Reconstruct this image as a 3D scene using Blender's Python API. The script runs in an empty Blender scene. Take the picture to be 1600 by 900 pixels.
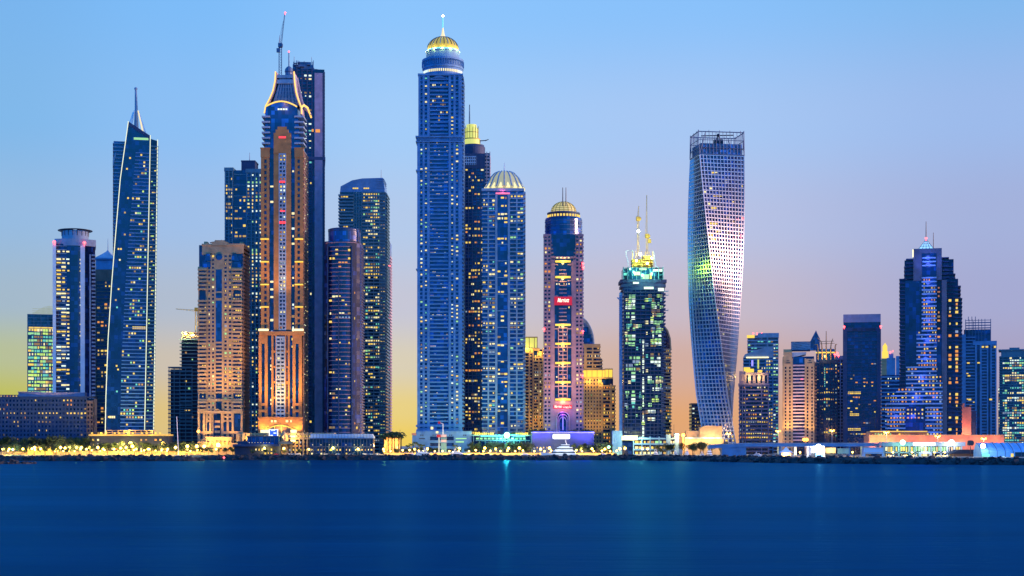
import bpy, math, random
from mathutils import Vector, Matrix
R = math.radians
rnd = random.Random(7)
scene = bpy.context.scene
COL = scene.collection
F, H, YH = 2500.0, 12.0, 696.5          # focal length in photo pixels, eye height, horizon row

# ---------------------------------------------------------------- camera
cd = bpy.data.cameras.new('camera'); cam = bpy.data.objects.new('camera', cd); COL.objects.link(cam)
cam.location = (0, 0, H); cam.rotation_euler = (R(90), 0, 0)
cd.sensor_width = 36; cd.lens = 36*F/1600; cd.shift_y = (YH-450)/1600
cd.clip_start = 1; cd.clip_end = 60000
scene.camera = cam
scene.view_settings.view_transform = 'Standard'; scene.view_settings.look = 'None'
scene.view_settings.exposure = 0.0; scene.view_settings.gamma = 1.0
scene.render.engine = 'CYCLES'
scene.cycles.use_denoising = True
scene.cycles.max_bounces = 5; scene.cycles.diffuse_bounces = 2; scene.cycles.glossy_bounces = 3
scene.cycles.sample_clamp_indirect = 4.0
scene.cycles.use_light_tree = True

# ---------------------------------------------------------------- dusk sky
def lin(c):
    f = lambda v: (v/255/12.92) if v/255 <= .04045 else ((v/255+.055)/1.055)**2.4
    return (f(c[0]), f(c[1]), f(c[2]), 1)
W = bpy.data.worlds.new('World'); scene.world = W; W.use_nodes = True
nt = W.node_tree; nt.nodes.clear()
def N(t, **k):
    n = nt.nodes.new(t)
    for a, b in k.items(): setattr(n, a, b)
    return n
def L(a, b): nt.links.new(a, b)
def Mth(op, a, b=None, clamp=False):
    n = N('ShaderNodeMath', operation=op, use_clamp=clamp)
    for i, v in enumerate((a, b)):
        if v is None: continue
        if isinstance(v, (int, float)): n.inputs[i].default_value = v
        else: L(v, n.inputs[i])
    return n.outputs[0]
def rng(v, a, b, smooth=False):
    n = N('ShaderNodeMapRange', interpolation_type='SMOOTHSTEP' if smooth else 'LINEAR')
    L(v, n.inputs[0]); n.inputs[1].default_value = a; n.inputs[2].default_value = b
    return n.outputs[0]
def mixc(f, a, b):
    n = N('ShaderNodeMix', data_type='RGBA'); L(f, n.inputs[0])
    for s, v in ((6, a), (7, b)):
        if isinstance(v, tuple): n.inputs[s].default_value = v
        else: L(v, n.inputs[s])
    return n.outputs[2]
def ramp(v, stops):
    n = N('ShaderNodeValToRGB'); L(v, n.inputs[0]); e = n.color_ramp.elements
    n.color_ramp.interpolation = 'EASE'
    while len(e) < len(stops): e.new(.5)
    for el, (p, c) in zip(e, stops): el.position = p; el.color = c
    return n.outputs[0]
tc = N('ShaderNodeTexCoord'); sp = N('ShaderNodeSeparateXYZ'); L(tc.outputs['Generated'], sp.inputs[0])
sx, sy, sz = sp.outputs
hyp = Mth('MAXIMUM', Mth('SQRT', Mth('ADD', Mth('MULTIPLY', sx, sx), Mth('MULTIPLY', sy, sy))), .001)
el = Mth('DIVIDE', sz, hyp); az = Mth('DIVIDE', sx, hyp); fw = Mth('DIVIDE', sy, hyp)
elp = rng(el, 0.0, YH/F)
def col(*st): return ramp(elp, [(1-y/YH, lin(c)) for y, c in reversed(st)])
skies = [(-.305, col((0,(117,177,235)),(200,(124,180,231)),(350,(144,182,222)),(480,(158,180,200)),(560,(178,187,150)),(630,(188,188,88)))),
         (-.204, col((0,(121,184,245)),(200,(136,187,241)),(350,(155,187,230)),(480,(172,184,205)),(570,(200,188,175)),(650,(220,192,130)))),
         (-.070, col((0,(136,193,250)),(200,(160,201,246)),(350,(176,198,232)),(480,(194,194,212)),(570,(214,203,180)),(640,(230,206,130)),(690,(238,205,92)))),
         (.105, col((0,(134,190,248)),(200,(164,196,241)),(350,(181,191,226)),(480,(196,182,198)),(570,(206,168,158)),(660,(224,164,116)))),
         (.298, col((0,(126,181,236)),(200,(152,182,232)),(350,(159,172,216)),(480,(160,164,207)),(570,(163,156,192)),(660,(176,156,166))))]
c = skies[0][1]
for (a0, _), (a1, c1) in zip(skies, skies[1:]): c = mixc(rng(az, a0, a1, True), c, c1)
back = ramp(rng(sz, 0, .9), [(0, (.03, .46, 1.4, 1)), (.25, (.015, .70, 2.3, 1)), (1, (.005, .34, 1.35, 1))])
side = mixc(rng(az, -.9, .9, True), (.50, .58, .70, 1), (1.6, 1.35, 1.2, 1))      # brighter towards the afterglow on the right
mb_ = N('ShaderNodeMix', data_type='RGBA', blend_type='MULTIPLY'); mb_.inputs[0].default_value = 1; L(back, mb_.inputs[6]); L(side, mb_.inputs[7]); back = mb_.outputs[2]
c = mixc(rng(fw, .92, .1, True), c, back)                 # the deep blue half of the sky behind the viewer
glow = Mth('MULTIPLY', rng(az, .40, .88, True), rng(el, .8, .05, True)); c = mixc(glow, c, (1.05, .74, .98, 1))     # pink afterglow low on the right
c = mixc(rng(sz, .3, .85, True), c, (.015, .30, 1.0, 1))
c = mixc(rng(sz, 0, -.02), c, (.004, .03, .11, 1))
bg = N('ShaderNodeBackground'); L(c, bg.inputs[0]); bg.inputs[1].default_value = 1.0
sky = N('ShaderNodeTexSky', sky_type='NISHITA'); sky.sun_disc = False
SUN_EL, SUN_AZ = R(6), R(91.5)                             # afterglow low on the right, a little behind the viewer
sky.sun_elevation = SUN_EL; sky.sun_rotation = SUN_AZ
bg2 = N('ShaderNodeBackground'); L(sky.outputs[0], bg2.inputs[0]); bg2.inputs[1].default_value = .012
ad = N('ShaderNodeAddShader'); L(bg.outputs[0], ad.inputs[0]); L(bg2.outputs[0], ad.inputs[1])
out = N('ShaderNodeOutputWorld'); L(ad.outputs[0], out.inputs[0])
sd = bpy.data.lights.new('afterglow', 'SUN'); sd.energy = 5.0; sd.angle = R(14); sd.color = (1, .60, .50)
so = bpy.data.objects.new('afterglow', sd); COL.objects.link(so)
sdir = Vector((math.sin(SUN_AZ)*math.cos(SUN_EL), math.cos(SUN_AZ)*math.cos(SUN_EL), math.sin(SUN_EL)))
so.rotation_euler = sdir.to_track_quat('Z', 'Y').to_euler()

# ---------------------------------------------------------------- materials
MATS = {}
def mat(name, base, rough=.6, metal=0, var=.25, scale=.15, spec=.5, ior=None, em=None, es=1.0, panes=None, sample=False, bump=0):
    m = bpy.data.materials.new(name); m.use_nodes = True; t = m.node_tree; b = t.nodes['Principled BSDF']
    b.inputs['Base Color'].default_value = (*base, 1); b.inputs['Roughness'].default_value = rough
    b.inputs['Metallic'].default_value = metal; b.inputs['Specular IOR Level'].default_value = spec
    if ior: b.inputs['IOR'].default_value = ior
    if em:
        b.inputs['Emission Color'].default_value = (*em, 1); b.inputs['Emission Strength'].default_value = es
        m.cycles.emission_sampling = 'AUTO' if sample else 'NONE'
    cdn = t.nodes.new('ShaderNodeTexCoord')
    if panes:                                             # each pane of glass a little different: blinds, dirt, tint
        dv = t.nodes.new('ShaderNodeVectorMath'); dv.operation = 'DIVIDE'; dv.inputs[1].default_value = panes
        fl = t.nodes.new('ShaderNodeVectorMath'); fl.operation = 'FLOOR'
        wn = t.nodes.new('ShaderNodeTexWhiteNoise'); t.links.new(cdn.outputs['Object'], dv.inputs[0]); t.links.new(dv.outputs[0], fl.inputs[0]); t.links.new(fl.outputs[0], wn.inputs[0])
        r = t.nodes.new('ShaderNodeValToRGB'); e = r.color_ramp.elements
        e[0].color = (*[v*.45 for v in base], 1); e[0].position = 0
        e[1].color = (*[min(1, v*2.6+.004) for v in base], 1); e[1].position = 1
        q = e.new(.72); q.color = (*base, 1)
        t.links.new(wn.outputs['Value'], r.inputs[0])
        no = t.nodes.new('ShaderNodeTexNoise'); no.inputs['Scale'].default_value = .035; no.inputs['Detail'].default_value = 4; t.links.new(cdn.outputs['Object'], no.inputs['Vector'])   # broad noise in the pane colour, standing in for uneven sky reflections
        mr = t.nodes.new('ShaderNodeMapRange'); mr.inputs[1].default_value = .3; mr.inputs[2].default_value = .7; mr.inputs[3].default_value = .45; mr.inputs[4].default_value = 1.6; t.links.new(no.outputs[0], mr.inputs[0])
        mx = t.nodes.new('ShaderNodeMix'); mx.data_type = 'RGBA'; mx.blend_type = 'MULTIPLY'; mx.inputs[0].default_value = 1; t.links.new(r.outputs[0], mx.inputs[6]); t.links.new(mr.outputs[0], mx.inputs[7]); t.links.new(mx.outputs[2], b.inputs['Base Color'])
        rr = t.nodes.new('ShaderNodeMapRange'); t.links.new(wn.outputs['Color'], rr.inputs[0]); rr.inputs[3].default_value = rough*.5; rr.inputs[4].default_value = rough*2.2
        t.links.new(rr.outputs[0], b.inputs['Roughness'])
    elif var and not em:
        no = t.nodes.new('ShaderNodeTexNoise'); no.inputs['Scale'].default_value = scale; no.inputs['Detail'].default_value = 6; no.inputs['Roughness'].default_value = .65
        t.links.new(cdn.outputs['Object'], no.inputs['Vector'])
        mr = t.nodes.new('ShaderNodeMapRange'); mr.inputs[1].default_value = .3; mr.inputs[2].default_value = .7; mr.inputs[3].default_value = 1-var; mr.inputs[4].default_value = 1+var
        t.links.new(no.outputs[0], mr.inputs[0])
        mx = t.nodes.new('ShaderNodeMix'); mx.data_type = 'RGBA'; mx.blend_type = 'MULTIPLY'; mx.inputs[0].default_value = 1; mx.inputs[6].default_value = (*base, 1)
        t.links.new(mr.outputs[0], mx.inputs[7]); t.links.new(mx.outputs[2], b.inputs['Base Color'])
        if bump:
            bu = t.nodes.new('ShaderNodeBump'); bu.inputs['Strength'].default_value = bump; t.links.new(no.outputs[0], bu.inputs['Height']); t.links.new(bu.outputs[0], b.inputs['Normal'])
    MATS[name] = m; return m
PZ = (3.1, 4.0, 3.6)
mat('glass_navy', (.002, .018, .085), .12, ior=1.6, panes=PZ)
mat('glass_blue', (.003, .050, .20), .12, ior=1.6, panes=PZ)
mat('glass_deep', (.002, .010, .06), .15, ior=1.5, panes=PZ)
mat('glass_teal', (.004, .045, .085), .14, ior=1.6, panes=PZ)
mat('glass_roof', (.03, .10, .25), .2, ior=1.6, panes=(2, 2, 2))
mat('paint_white', (.84, .84, .84), .5, var=.1)
mat('stone_grey', (.28, .37, .47), .7)
mat('stone_blue', (.11, .27, .47), .7)
mat('stone_slate', (.028, .055, .125), .7)
mat('stone_dark', (.02, .03, .06), .7)
mat('stone_taupe', (.13, .115, .14), .7)
mat('stone_teal', (.085, .21, .27), .7)
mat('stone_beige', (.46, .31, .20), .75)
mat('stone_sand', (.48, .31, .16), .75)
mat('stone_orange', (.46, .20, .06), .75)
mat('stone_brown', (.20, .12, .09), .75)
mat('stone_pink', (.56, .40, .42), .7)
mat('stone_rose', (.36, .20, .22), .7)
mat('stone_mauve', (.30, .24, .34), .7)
mat('stucco_salmon', (.62, .24, .16), .8)
mat('cladding_silver', (.50, .51, .55), .38, metal=.8, var=.12)
mat('steel_dark', (.05, .055, .07), .5, metal=.5)
mat('steel_blue', (.10, .15, .24), .5, metal=.3)
mat('steel_yellow', (.55, .36, .05), .5)
mat('concrete', (.24, .25, .26), .85)
mat('asphalt', (.05, .05, .052), .9, scale=.05)
mat('paving', (.30, .27, .22), .85, scale=.3)
mat('rock', (.026, .030, .038), .9, scale=.6, var=.5, bump=.6)
mat('leaf', (.035, .07, .02), .7, scale=.8, var=.5)
mat('leaf_dark', (.02, .045, .02), .7, scale=.8, var=.5)
mat('bark', (.10, .07, .045), .9, scale=2)
mat('boat_white', (.80, .81, .82), .3, var=.05)
mat('boat_glass', (.01, .015, .025), .1)
mat('tent_white', (.75, .80, .86), .6, var=.06)
mat('tent_blue', (.16, .42, .75), .6, var=.1)
mat('rubber', (.02, .02, .02), .8)
mat('car_white', (.75, .75, .76), .3, var=.02); mat('car_red', (.5, .02, .02), .3, var=.02); mat('car_dark', (.03, .035, .05), .3, var=.02); mat('car_silver', (.35, .37, .4), .3, metal=.4, var=.02)
mat('roof_metal', (.42, .55, .70), .45, var=.12)
mat('cloth_red', (.45, .02, .04), .8)
def lamp(name, c, s=1.0, sample=False): return mat(name, tuple(.3*v for v in c), .5, em=c, es=s, sample=sample)
lamp('lit_yellow', (1.0, .66, .10), 1.05); lamp('lit_yellow_soft', (1.0, .60, .13), .55); lamp('lit_cream', (1.0, .84, .38), 1.1)
lamp('lit_white', (.86, 1.0, .78), 1.1); lamp('lit_green', (.50, 1.0, .38), .7); lamp('lit_teal', (.25, 1.0, .72), .55); lamp('lit_orange', (1.0, .36, .05), .9); lamp('lit_orange_soft', (1.0, .34, .10), .4)
lamp('lit_red', (1.0, .05, .06), 1.6); lamp('beacon_red', (1.0, .06, .07), 8, True); lamp('neon_white', (.95, 1.0, .66), 1.0); lamp('neon_green', (.75, 1.0, .55), 1.0); lamp('neon_gold', (1.0, .58, .12), 1.5)
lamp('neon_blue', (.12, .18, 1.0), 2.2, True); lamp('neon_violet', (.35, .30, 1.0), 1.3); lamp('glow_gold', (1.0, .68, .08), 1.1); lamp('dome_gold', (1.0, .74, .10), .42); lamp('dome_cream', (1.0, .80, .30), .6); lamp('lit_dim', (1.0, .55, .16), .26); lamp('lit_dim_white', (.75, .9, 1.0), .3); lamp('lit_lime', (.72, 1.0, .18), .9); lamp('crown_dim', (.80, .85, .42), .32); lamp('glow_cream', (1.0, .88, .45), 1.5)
lamp('lamp_warm', (1.0, .66, .13), 8, False); lamp('lamp_orange', (1.0, .42, .05), 6, False); lamp('lamp_green', (.35, 1.0, .6), 5, False); lamp('lamp_white', (1.0, .97, .9), 26, False)
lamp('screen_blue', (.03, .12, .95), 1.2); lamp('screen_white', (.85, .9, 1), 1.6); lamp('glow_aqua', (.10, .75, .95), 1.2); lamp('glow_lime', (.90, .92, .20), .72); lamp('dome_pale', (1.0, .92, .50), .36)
lamp('glow_ice', (.35, .7, 1.0), 1.1); lamp('glow_pink', (1.0, .18, .32), 1.3); lamp('lit_warmwall', (1.0, .80, .42), 1.0); lamp('sign_red', (1.0, .02, .05), .5); lamp('sign_letter', (1.0, .82, .62), 2.0); lamp('sign_red_letter', (1.0, .6, .5), 2.4)
WINCOL = {'y': 'lit_yellow', 's': 'lit_yellow_soft', 'c': 'lit_cream', 'w': 'lit_white', 'g': 'lit_green', 't': 'lit_teal', 'o': 'lit_orange', 'p': 'lit_orange_soft', 'r': 'lit_red', 'd': 'lit_dim', 'b': 'lit_dim_white', 'l': 'lit_lime'}

# ---------------------------------------------------------------- mesh building
class MB:
    def __init__(s, fx=None, fz=None): s.v = []; s.f = []; s.mi = []; s.fx = fx; s.fz = fz; s.cur = 0
    def face(s, *i): s.f.append(i); s.mi.append(s.cur)
    def box(s, x0, x1, y0, y1, z0, z1):
        if x0 > x1: x0, x1 = x1, x0
        if z0 > z1: z0, z1 = z1, z0
        n = len(s.v); s.v += [(x0,y0,z0),(x1,y0,z0),(x1,y1,z0),(x0,y1,z0),(x0,y0,z1),(x1,y0,z1),(x1,y1,z1),(x0,y1,z1)]
        for q in ((0,3,2,1),(4,5,6,7),(0,1,5,4),(1,2,6,5),(2,3,7,6),(3,0,4,7)): s.face(*[n+i for i in q])
    def hexa(s, p):                                        # eight corners, bottom four then top four, counter-clockwise from above
        n = len(s.v); s.v += [tuple(q) for q in p]
        for q in ((0,3,2,1),(4,5,6,7),(0,1,5,4),(1,2,6,5),(2,3,7,6),(3,0,4,7)): s.face(*[n+i for i in q])
    def prism(s, pl, z0, z1, top=None):
        top = top or pl; n = len(s.v); k = len(pl)
        s.v += [(x, y, z0) for x, y in pl] + [(x, y, z1) for x, y in top]
        s.face(*range(n+k-1, n-1, -1)); s.face(*range(n+k, n+2*k))
        for i in range(k): j = (i+1) % k; s.face(n+i, n+j, n+k+j, n+k+i)
    def front(s, pts, y0, y1):                             # an outline seen from the front (x, z), counter-clockwise, given depth
        n = len(s.v); k = len(pts)
        s.v += [(x, y0, z) for x, z in pts] + [(x, y1, z) for x, z in pts]
        s.face(*range(n, n+k)); s.face(*range(n+2*k-1, n+k-1, -1))
        for i in range(k): j = (i+1) % k; s.face(n+j, n+i, n+k+i, n+k+j)
    def lathe(s, cx, cy, prof, n=24, a0=0.0, a1=2*math.pi):
        full = abs(a1-a0) > 6.28; m = n if full else n+1; b = len(s.v)
        for r, z in prof:
            for i in range(m):
                a = a0+(a1-a0)*i/n; s.v.append((cx+r*math.cos(a), cy+r*math.sin(a), z))
        for k in range(len(prof)-1):
            for i in range(n):
                j = (i+1) % m; s.face(b+k*m+i, b+k*m+j, b+(k+1)*m+j, b+(k+1)*m+i)
        if full:
            s.face(*range(b+m-1, b-1, -1)); e = b+(len(prof)-1)*m; s.face(*range(e, e+m))
    def tube(s, p, q, r0, r1=None, n=6):
        r1 = r0 if r1 is None else r1; p = Vector(p); q = Vector(q); d = (q-p)
        if d.length < 1e-6: return
        d.normalize(); u = d.orthogonal().normalized(); w = d.cross(u); b = len(s.v)
        for c, r in ((p, r0), (q, r1)):
            for i in range(n):
                a = 2*math.pi*i/n; o = c+(u*math.cos(a)+w*math.sin(a))*r; s.v.append(tuple(o))
        s.face(*range(b+n-1, b-1, -1)); s.face(*range(b+n, b+2*n))
        for i in range(n): j = (i+1) % n; s.face(b+i, b+j, b+n+j, b+n+i)
    def path(s, pts, r, n=6):
        for a, b in zip(pts, pts[1:]): s.tube(a, b, r, r, n)
    def ball(s, c, r, n=10, m=6, sz=1):
        s.lathe(c[0], c[1], [(max(.001, r*math.sin(math.pi*i/m)), c[2]-r*sz*math.cos(math.pi*i/m)) for i in range(m+1)], n)
    # the same in photo pixels on the tower's own front plane
    def bx(s, x0, x1, y0, y1, d0=0, d1=10): s.box(s.fx(x0), s.fx(x1), d0, d1, s.fz(y0), s.fz(y1))
    def slabs(s, x0, x1, y0, y1, pitch, th, d0, d1):
        y = y0
        while y < y1-.01: s.bx(x0, x1, y, y+th, d0, d1); y += pitch
    def piers(s, xs, w, y0, y1, d0, d1):
        for x in xs: s.bx(x-w/2, x+w/2, y0, y1, d0, d1)
    def punch(s, x0, x1, y0, y1, nx, pitch, wx=.55, hy=.55, d0=-.5, d1=.02):
        cw = (x1-x0)/nx; m = cw*(1-wx)
        for i in range(nx+1):
            a = x0+i*cw-m/2; b = a+m
            if i == 0: a = x0
            if i == nx: b = x1
            s.bx(a, b, y0, y1, d0, d1)
        y = y0; th = pitch*(1-hy)
        while y < y1-.01: s.bx(x0, x1, y, min(y+th, y1), d0+.004, d1-.004); y += pitch
    def poly(s, pts, d0, d1): s.front([(s.fx(x), s.fz(y)) for x, y in pts], d0, d1)
    def build(s, name, mats, parent=None, smooth=False):
        me = bpy.data.meshes.new(name); me.from_pydata(s.v, [], s.f)
        for m in (mats if isinstance(mats, (list, tuple)) else [mats]): me.materials.append(MATS[m])
        me.polygons.foreach_set('material_index', s.mi)
        if smooth: me.polygons.foreach_set('use_smooth', [True]*len(me.polygons))
        me.update(); o = bpy.data.objects.new(name, me); COL.objects.link(o)
        if parent: o.parent = parent
        return o

def tag(o, label, cat, group=None, kind=None):
    if label: o['label'] = label
    if cat: o['category'] = cat
    if group: o['group'] = group
    if kind: o['kind'] = kind
    return o
def P(px, py, Y): return ((px-800)*Y/F, Y, H+(YH-py)*Y/F)
def X(px, Y): return (px-800)*Y/F
def Zp(py, Y): return H+(YH-py)*Y/F
GZ = 4.0                                                   # ground level behind the quay
UNIT = {}
def unit_box(mname):
    if mname not in UNIT:
        g = MB(); g.box(-.5, .5, -.5, .5, -.5, .5)
        o = g.build('window', mname); UNIT[mname] = o.data; bpy.data.objects.remove(o)
    return UNIT[mname]
def interp(pts, y):
    for (x0, y0), (x1, y1) in zip(pts, pts[1:]):
        if y0 <= y <= y1: return x0+(x1-x0)*(y-y0)/(y1-y0)
    return pts[0][0] if y < pts[0][1] else pts[-1][0]

class Tower:
    def __init__(s, name, label, cx, Y, cat='tower', base=GZ, group=None, face=0):
        phi = math.atan((cx-800)/F)*face; s.s = Y/F; s.sx = s.s*math.cos(phi); s.cx = cx; s.Y = Y; s.base = base
        s.root = bpy.data.objects.new(name, None); COL.objects.link(s.root); s.root.location = (X(cx, Y), Y, base); s.root.rotation_euler = (0, 0, -phi)
        s.root.empty_display_size = 5
        tag(s.root, label, cat, group); s.win = []; s.gb = YH+(H-base)/s.s; s.rg = random.Random(label)
    def x(s, px): return (px-s.cx)*s.sx
    def z(s, py): return H+(YH-py)*s.s-s.base
    def mb(s): return MB(s.x, s.z)
    def add(s, name, g, m, parent=None, smooth=False, label=None):
        o = g.build(name, m, parent or s.root, smooth)
        if label: o['label'] = label
        return o
    def core(s, x0, x1, y0, depth, m='glass_navy', y1=None, d0=0, name='curtain_wall'):
        g = s.mb(); g.bx(x0, x1, y0, s.gb if y1 is None else y1, d0, d0+depth); return s.add(name, g, m)
    def bars(s, name, boxes, m):                           # each box a part of its own, sharing one name
        out = []
        for (x0, x1, y0, y1, d0, d1) in boxes:
            g = s.mb(); g.bx(x0, x1, y0, y1, d0, d1); out.append(s.add(name, g, m))
        return out
    def lit(s, x0, x1, y0, y1, nx, pitch, prob, d=-.05, cols='yyyyccs', fill=(.8, .55), off=.42, run=.35, skip=None):
        cw = (x1-x0)/nx; y = y0; rg = s.rg
        while y+pitch < y1+.01:
            on = False; c = rg.choice(cols); rowp = prob*(2.6 if rg.random() < .18 else .75)
            for i in range(nx):
                p = rowp*1.45+(run if on else 0)*min(1, prob*6); on = rg.random() < p
                if on:
                    if rg.random() < .5: c = rg.choice(cols)
                    if rg.random() < .15: c = 'd' if rg.random() < .7 else 'b'
                    fw = fill[0]*rg.choice((1, 1, .95, .8, .6, .45)); fh = fill[1]*rg.uniform(.75, 1.15); a = x0+i*cw+cw*(1-fw)/2; b = y+pitch*off
                    s.win.append((s.x(a), s.x(a+cw*fw), d, d+.06, s.z(b+pitch*fh), s.z(b), c))
            y += pitch
    def litside(s, px, a0, a1, y0, y1, n, pitch, prob, cols='yyc', fill=(.7, .55), off=.42, right=True):
        x = s.x(px)+(.06 if right else -.06); cw = (a1-a0)/n; y = y0
        while y+pitch < y1+.01:
            for i in range(n):
                if s.rg.random() < prob:
                    a = a0+i*cw+cw*(1-fill[0])/2; b = y+pitch*off
                    s.win.append((x-.04, x+.04, a, a+cw*fill[0], s.z(b+pitch*fill[1]), s.z(b), s.rg.choice(cols)))
            y += pitch
    def panes(s, rects, c, d=-.05):
        for (x0, x1, y0, y1) in rects: s.win.append((s.x(x0), s.x(x1), d, d+.06, s.z(y1), s.z(y0), c))
    def done(s, n=96):
        w = sorted(s.win, key=lambda q: -(q[1]-q[0]+q[3]-q[2])*(q[5]-q[4]))
        for (x0, x1, y0, y1, z0, z1, c) in w[:n]:
            o = bpy.data.objects.new('window', unit_box(WINCOL[c])); COL.objects.link(o); o.parent = s.root
            o.location = ((x0+x1)/2, (y0+y1)/2, (z0+z1)/2); o.scale = (x1-x0, y1-y0, z1-z0)
        rest = w[n:]
        if rest:
            cs = sorted({q[6] for q in rest}); g = MB()
            for (x0, x1, y0, y1, z0, z1, c) in rest: g.cur = cs.index(c); g.box(x0, x1, y0, y1, z0, z1)
            o = g.build('lit_window', [WINCOL[c] for c in cs], s.root); o['kind'] = 'stuff'
    def beacon(s, px, py, d=-1.0, r=1.1):
        g = MB(); g.ball((s.x(px), d, s.z(py)), r, 8, 6); g.tube((s.x(px), d, s.z(py)-r*2.2), (s.x(px), d, s.z(py)-r*.8), .25); s.add('beacon', g, 'beacon_red')
    def mast(s, px, py0, py1, r0=.5, r1=.15, d=8, m='steel_blue', name='mast'):
        g = MB(); g.tube((s.x(px), d, s.z(py1)), (s.x(px), d, s.z(py0)), r0, r1, 6); return s.add(name, g, m)
    def flood(s, px, py, d, tpx, tpy, power, color, cone=60, blend=.7, size=1.5, td=0):
        l = bpy.data.lights.new('floodlight', 'SPOT'); l.energy = power; l.color = color; l.spot_size = R(cone); l.spot_blend = blend; l.shadow_soft_size = size
        o = bpy.data.objects.new('floodlight', l); COL.objects.link(o); o.parent = s.root
        a = Vector((s.x(px), d, s.z(py))); b = Vector((s.x(tpx), td, s.z(tpy))); o.location = a; o.rotation_euler = (a-b).to_track_quat('Z', 'Y').to_euler()
    def point(s, px, py, d, power, color, size=.6):
        l = bpy.data.lights.new('lamp_light', 'POINT'); l.energy = power; l.color = color; l.shadow_soft_size = size
        o = bpy.data.objects.new('lamp_light', l); COL.objects.link(o); o.parent = s.root; o.location = (s.x(px), d, s.z(py))
    def arc(s, x0, x1, sag, depth, grow=0, n=12):          # plan with a bowed front
        a, b = s.x(x0)-grow, s.x(x1)+grow; pts = []
        for i in range(n+1):
            t = i/n; pts.append((a+(b-a)*t, sag*(1-4*t*(1-t))-grow))
        return pts+[(b, depth+grow), (a, depth+grow)]
WARM = (1, .62, .25); ORANGE = (1, .50, .10); AMBER = (1, .58, .1)
# ================================================================ the setting
def world_poly(name, pts, z0, z1, m, kind='structure', label=None, cat=None):
    g = MB(); g.prism(pts, z0, z1); o = g.build(name, m); tag(o, label, cat, None, kind); return o
FRONT = [(-400, 1412), (1010, 1412), (1150, 1262), (1300, 1150), (1750, 1040), (2600, 1000)]
pl = [(X(px, Y), Y) for px, Y in FRONT]
g = MB(); n = len(pl)
g.v += [(x, y, GZ) for x, y in pl]+[(14000, 1000, GZ), (14000, 30000, GZ), (-14000, 30000, GZ), (-14000, 1412, GZ)]
g.face(*range(len(g.v)))
q = [(-14000, 1412)]+pl+[(14000, 1000)]; b = len(g.v)
g.v += [(x, y, GZ) for x, y in q]+[(x, y, -6) for x, y in q]; k = len(q)
for i in range(k-1): g.face(b+k+i, b+k+i+1, b+i+1, b+i)
o = g.build('ground', 'paving'); tag(o, None, None, None, 'structure')

w = bpy.data.materials.new('sea_water'); w.use_nodes = True; t = w.node_tree; bs = t.nodes['Principled BSDF']
bs.inputs['Roughness'].default_value = 1; bs.inputs['Specular IOR Level'].default_value = 0
gl = t.nodes.new('ShaderNodeBsdfGlossy'); gl.inputs['Roughness'].default_value = .30; gl.inputs['Color'].default_value = (.06, .46, .85, 1)   # long-exposure sea: a soft sheen over deep blue
ms = t.nodes.new('ShaderNodeMixShader'); lw = t.nodes.new('ShaderNodeLayerWeight'); lw.inputs['Blend'].default_value = .5; pw = t.nodes.new('ShaderNodeMath'); pw.operation = 'POWER'; pw.inputs[1].default_value = 8; t.links.new(lw.outputs['Facing'], pw.inputs[0]); ml = t.nodes.new('ShaderNodeMath'); ml.operation = 'MULTIPLY'; ml.inputs[1].default_value = .24; t.links.new(pw.outputs[0], ml.inputs[0]); t.links.new(ml.outputs[0], ms.inputs[0]); t.links.new(bs.outputs[0], ms.inputs[1]); t.links.new(gl.outputs[0], ms.inputs[2]); t.links.new(ms.outputs[0], t.nodes['Material Output'].inputs[0])
cc = t.nodes.new('ShaderNodeTexCoord'); mp = t.nodes.new('ShaderNodeMapping'); mp.inputs['Scale'].default_value = (.0035, .02, .02)
t.links.new(cc.outputs['Object'], mp.inputs[0]); no = t.nodes.new('ShaderNodeTexNoise'); no.inputs['Scale'].default_value = 1; no.inputs['Detail'].default_value = 7; no.inputs['Roughness'].default_value = .6
t.links.new(mp.outputs[0], no.inputs['Vector']); r = t.nodes.new('ShaderNodeValToRGB'); t.links.new(no.outputs[0], r.inputs[0])
r.color_ramp.elements[0].color = (.00005, .017, .058, 1); r.color_ramp.elements[0].position = .38; r.color_ramp.elements[1].color = (.0001, .034, .098, 1); r.color_ramp.elements[1].position = .64
t.links.new(r.outputs[0], bs.inputs['Base Color'])
mp2 = t.nodes.new('ShaderNodeMapping'); mp2.inputs['Scale'].default_value = (.05, .22, .2); t.links.new(cc.outputs['Object'], mp2.inputs[0])
n2 = t.nodes.new('ShaderNodeTexNoise'); n2.inputs['Scale'].default_value = 1; n2.inputs['Detail'].default_value = 5; t.links.new(mp2.outputs[0], n2.inputs['Vector'])
bu = t.nodes.new('ShaderNodeBump'); bu.inputs['Strength'].default_value = .6; bu.inputs['Distance'].default_value = 1.2; t.links.new(n2.outputs[0], bu.inputs['Height']); t.links.new(bu.outputs[0], bs.inputs['Normal']); t.links.new(bu.outputs[0], gl.inputs['Normal'])
MATS['sea_water'] = w
g = MB(); g.v = [(-14000, -2000, 0), (14000, -2000, 0), (14000, 1600, 0), (-14000, 1600, 0)]; g.face(0, 1, 2, 3)
tag(g.build('sea', 'sea_water'), None, None, None, 'structure')

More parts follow.
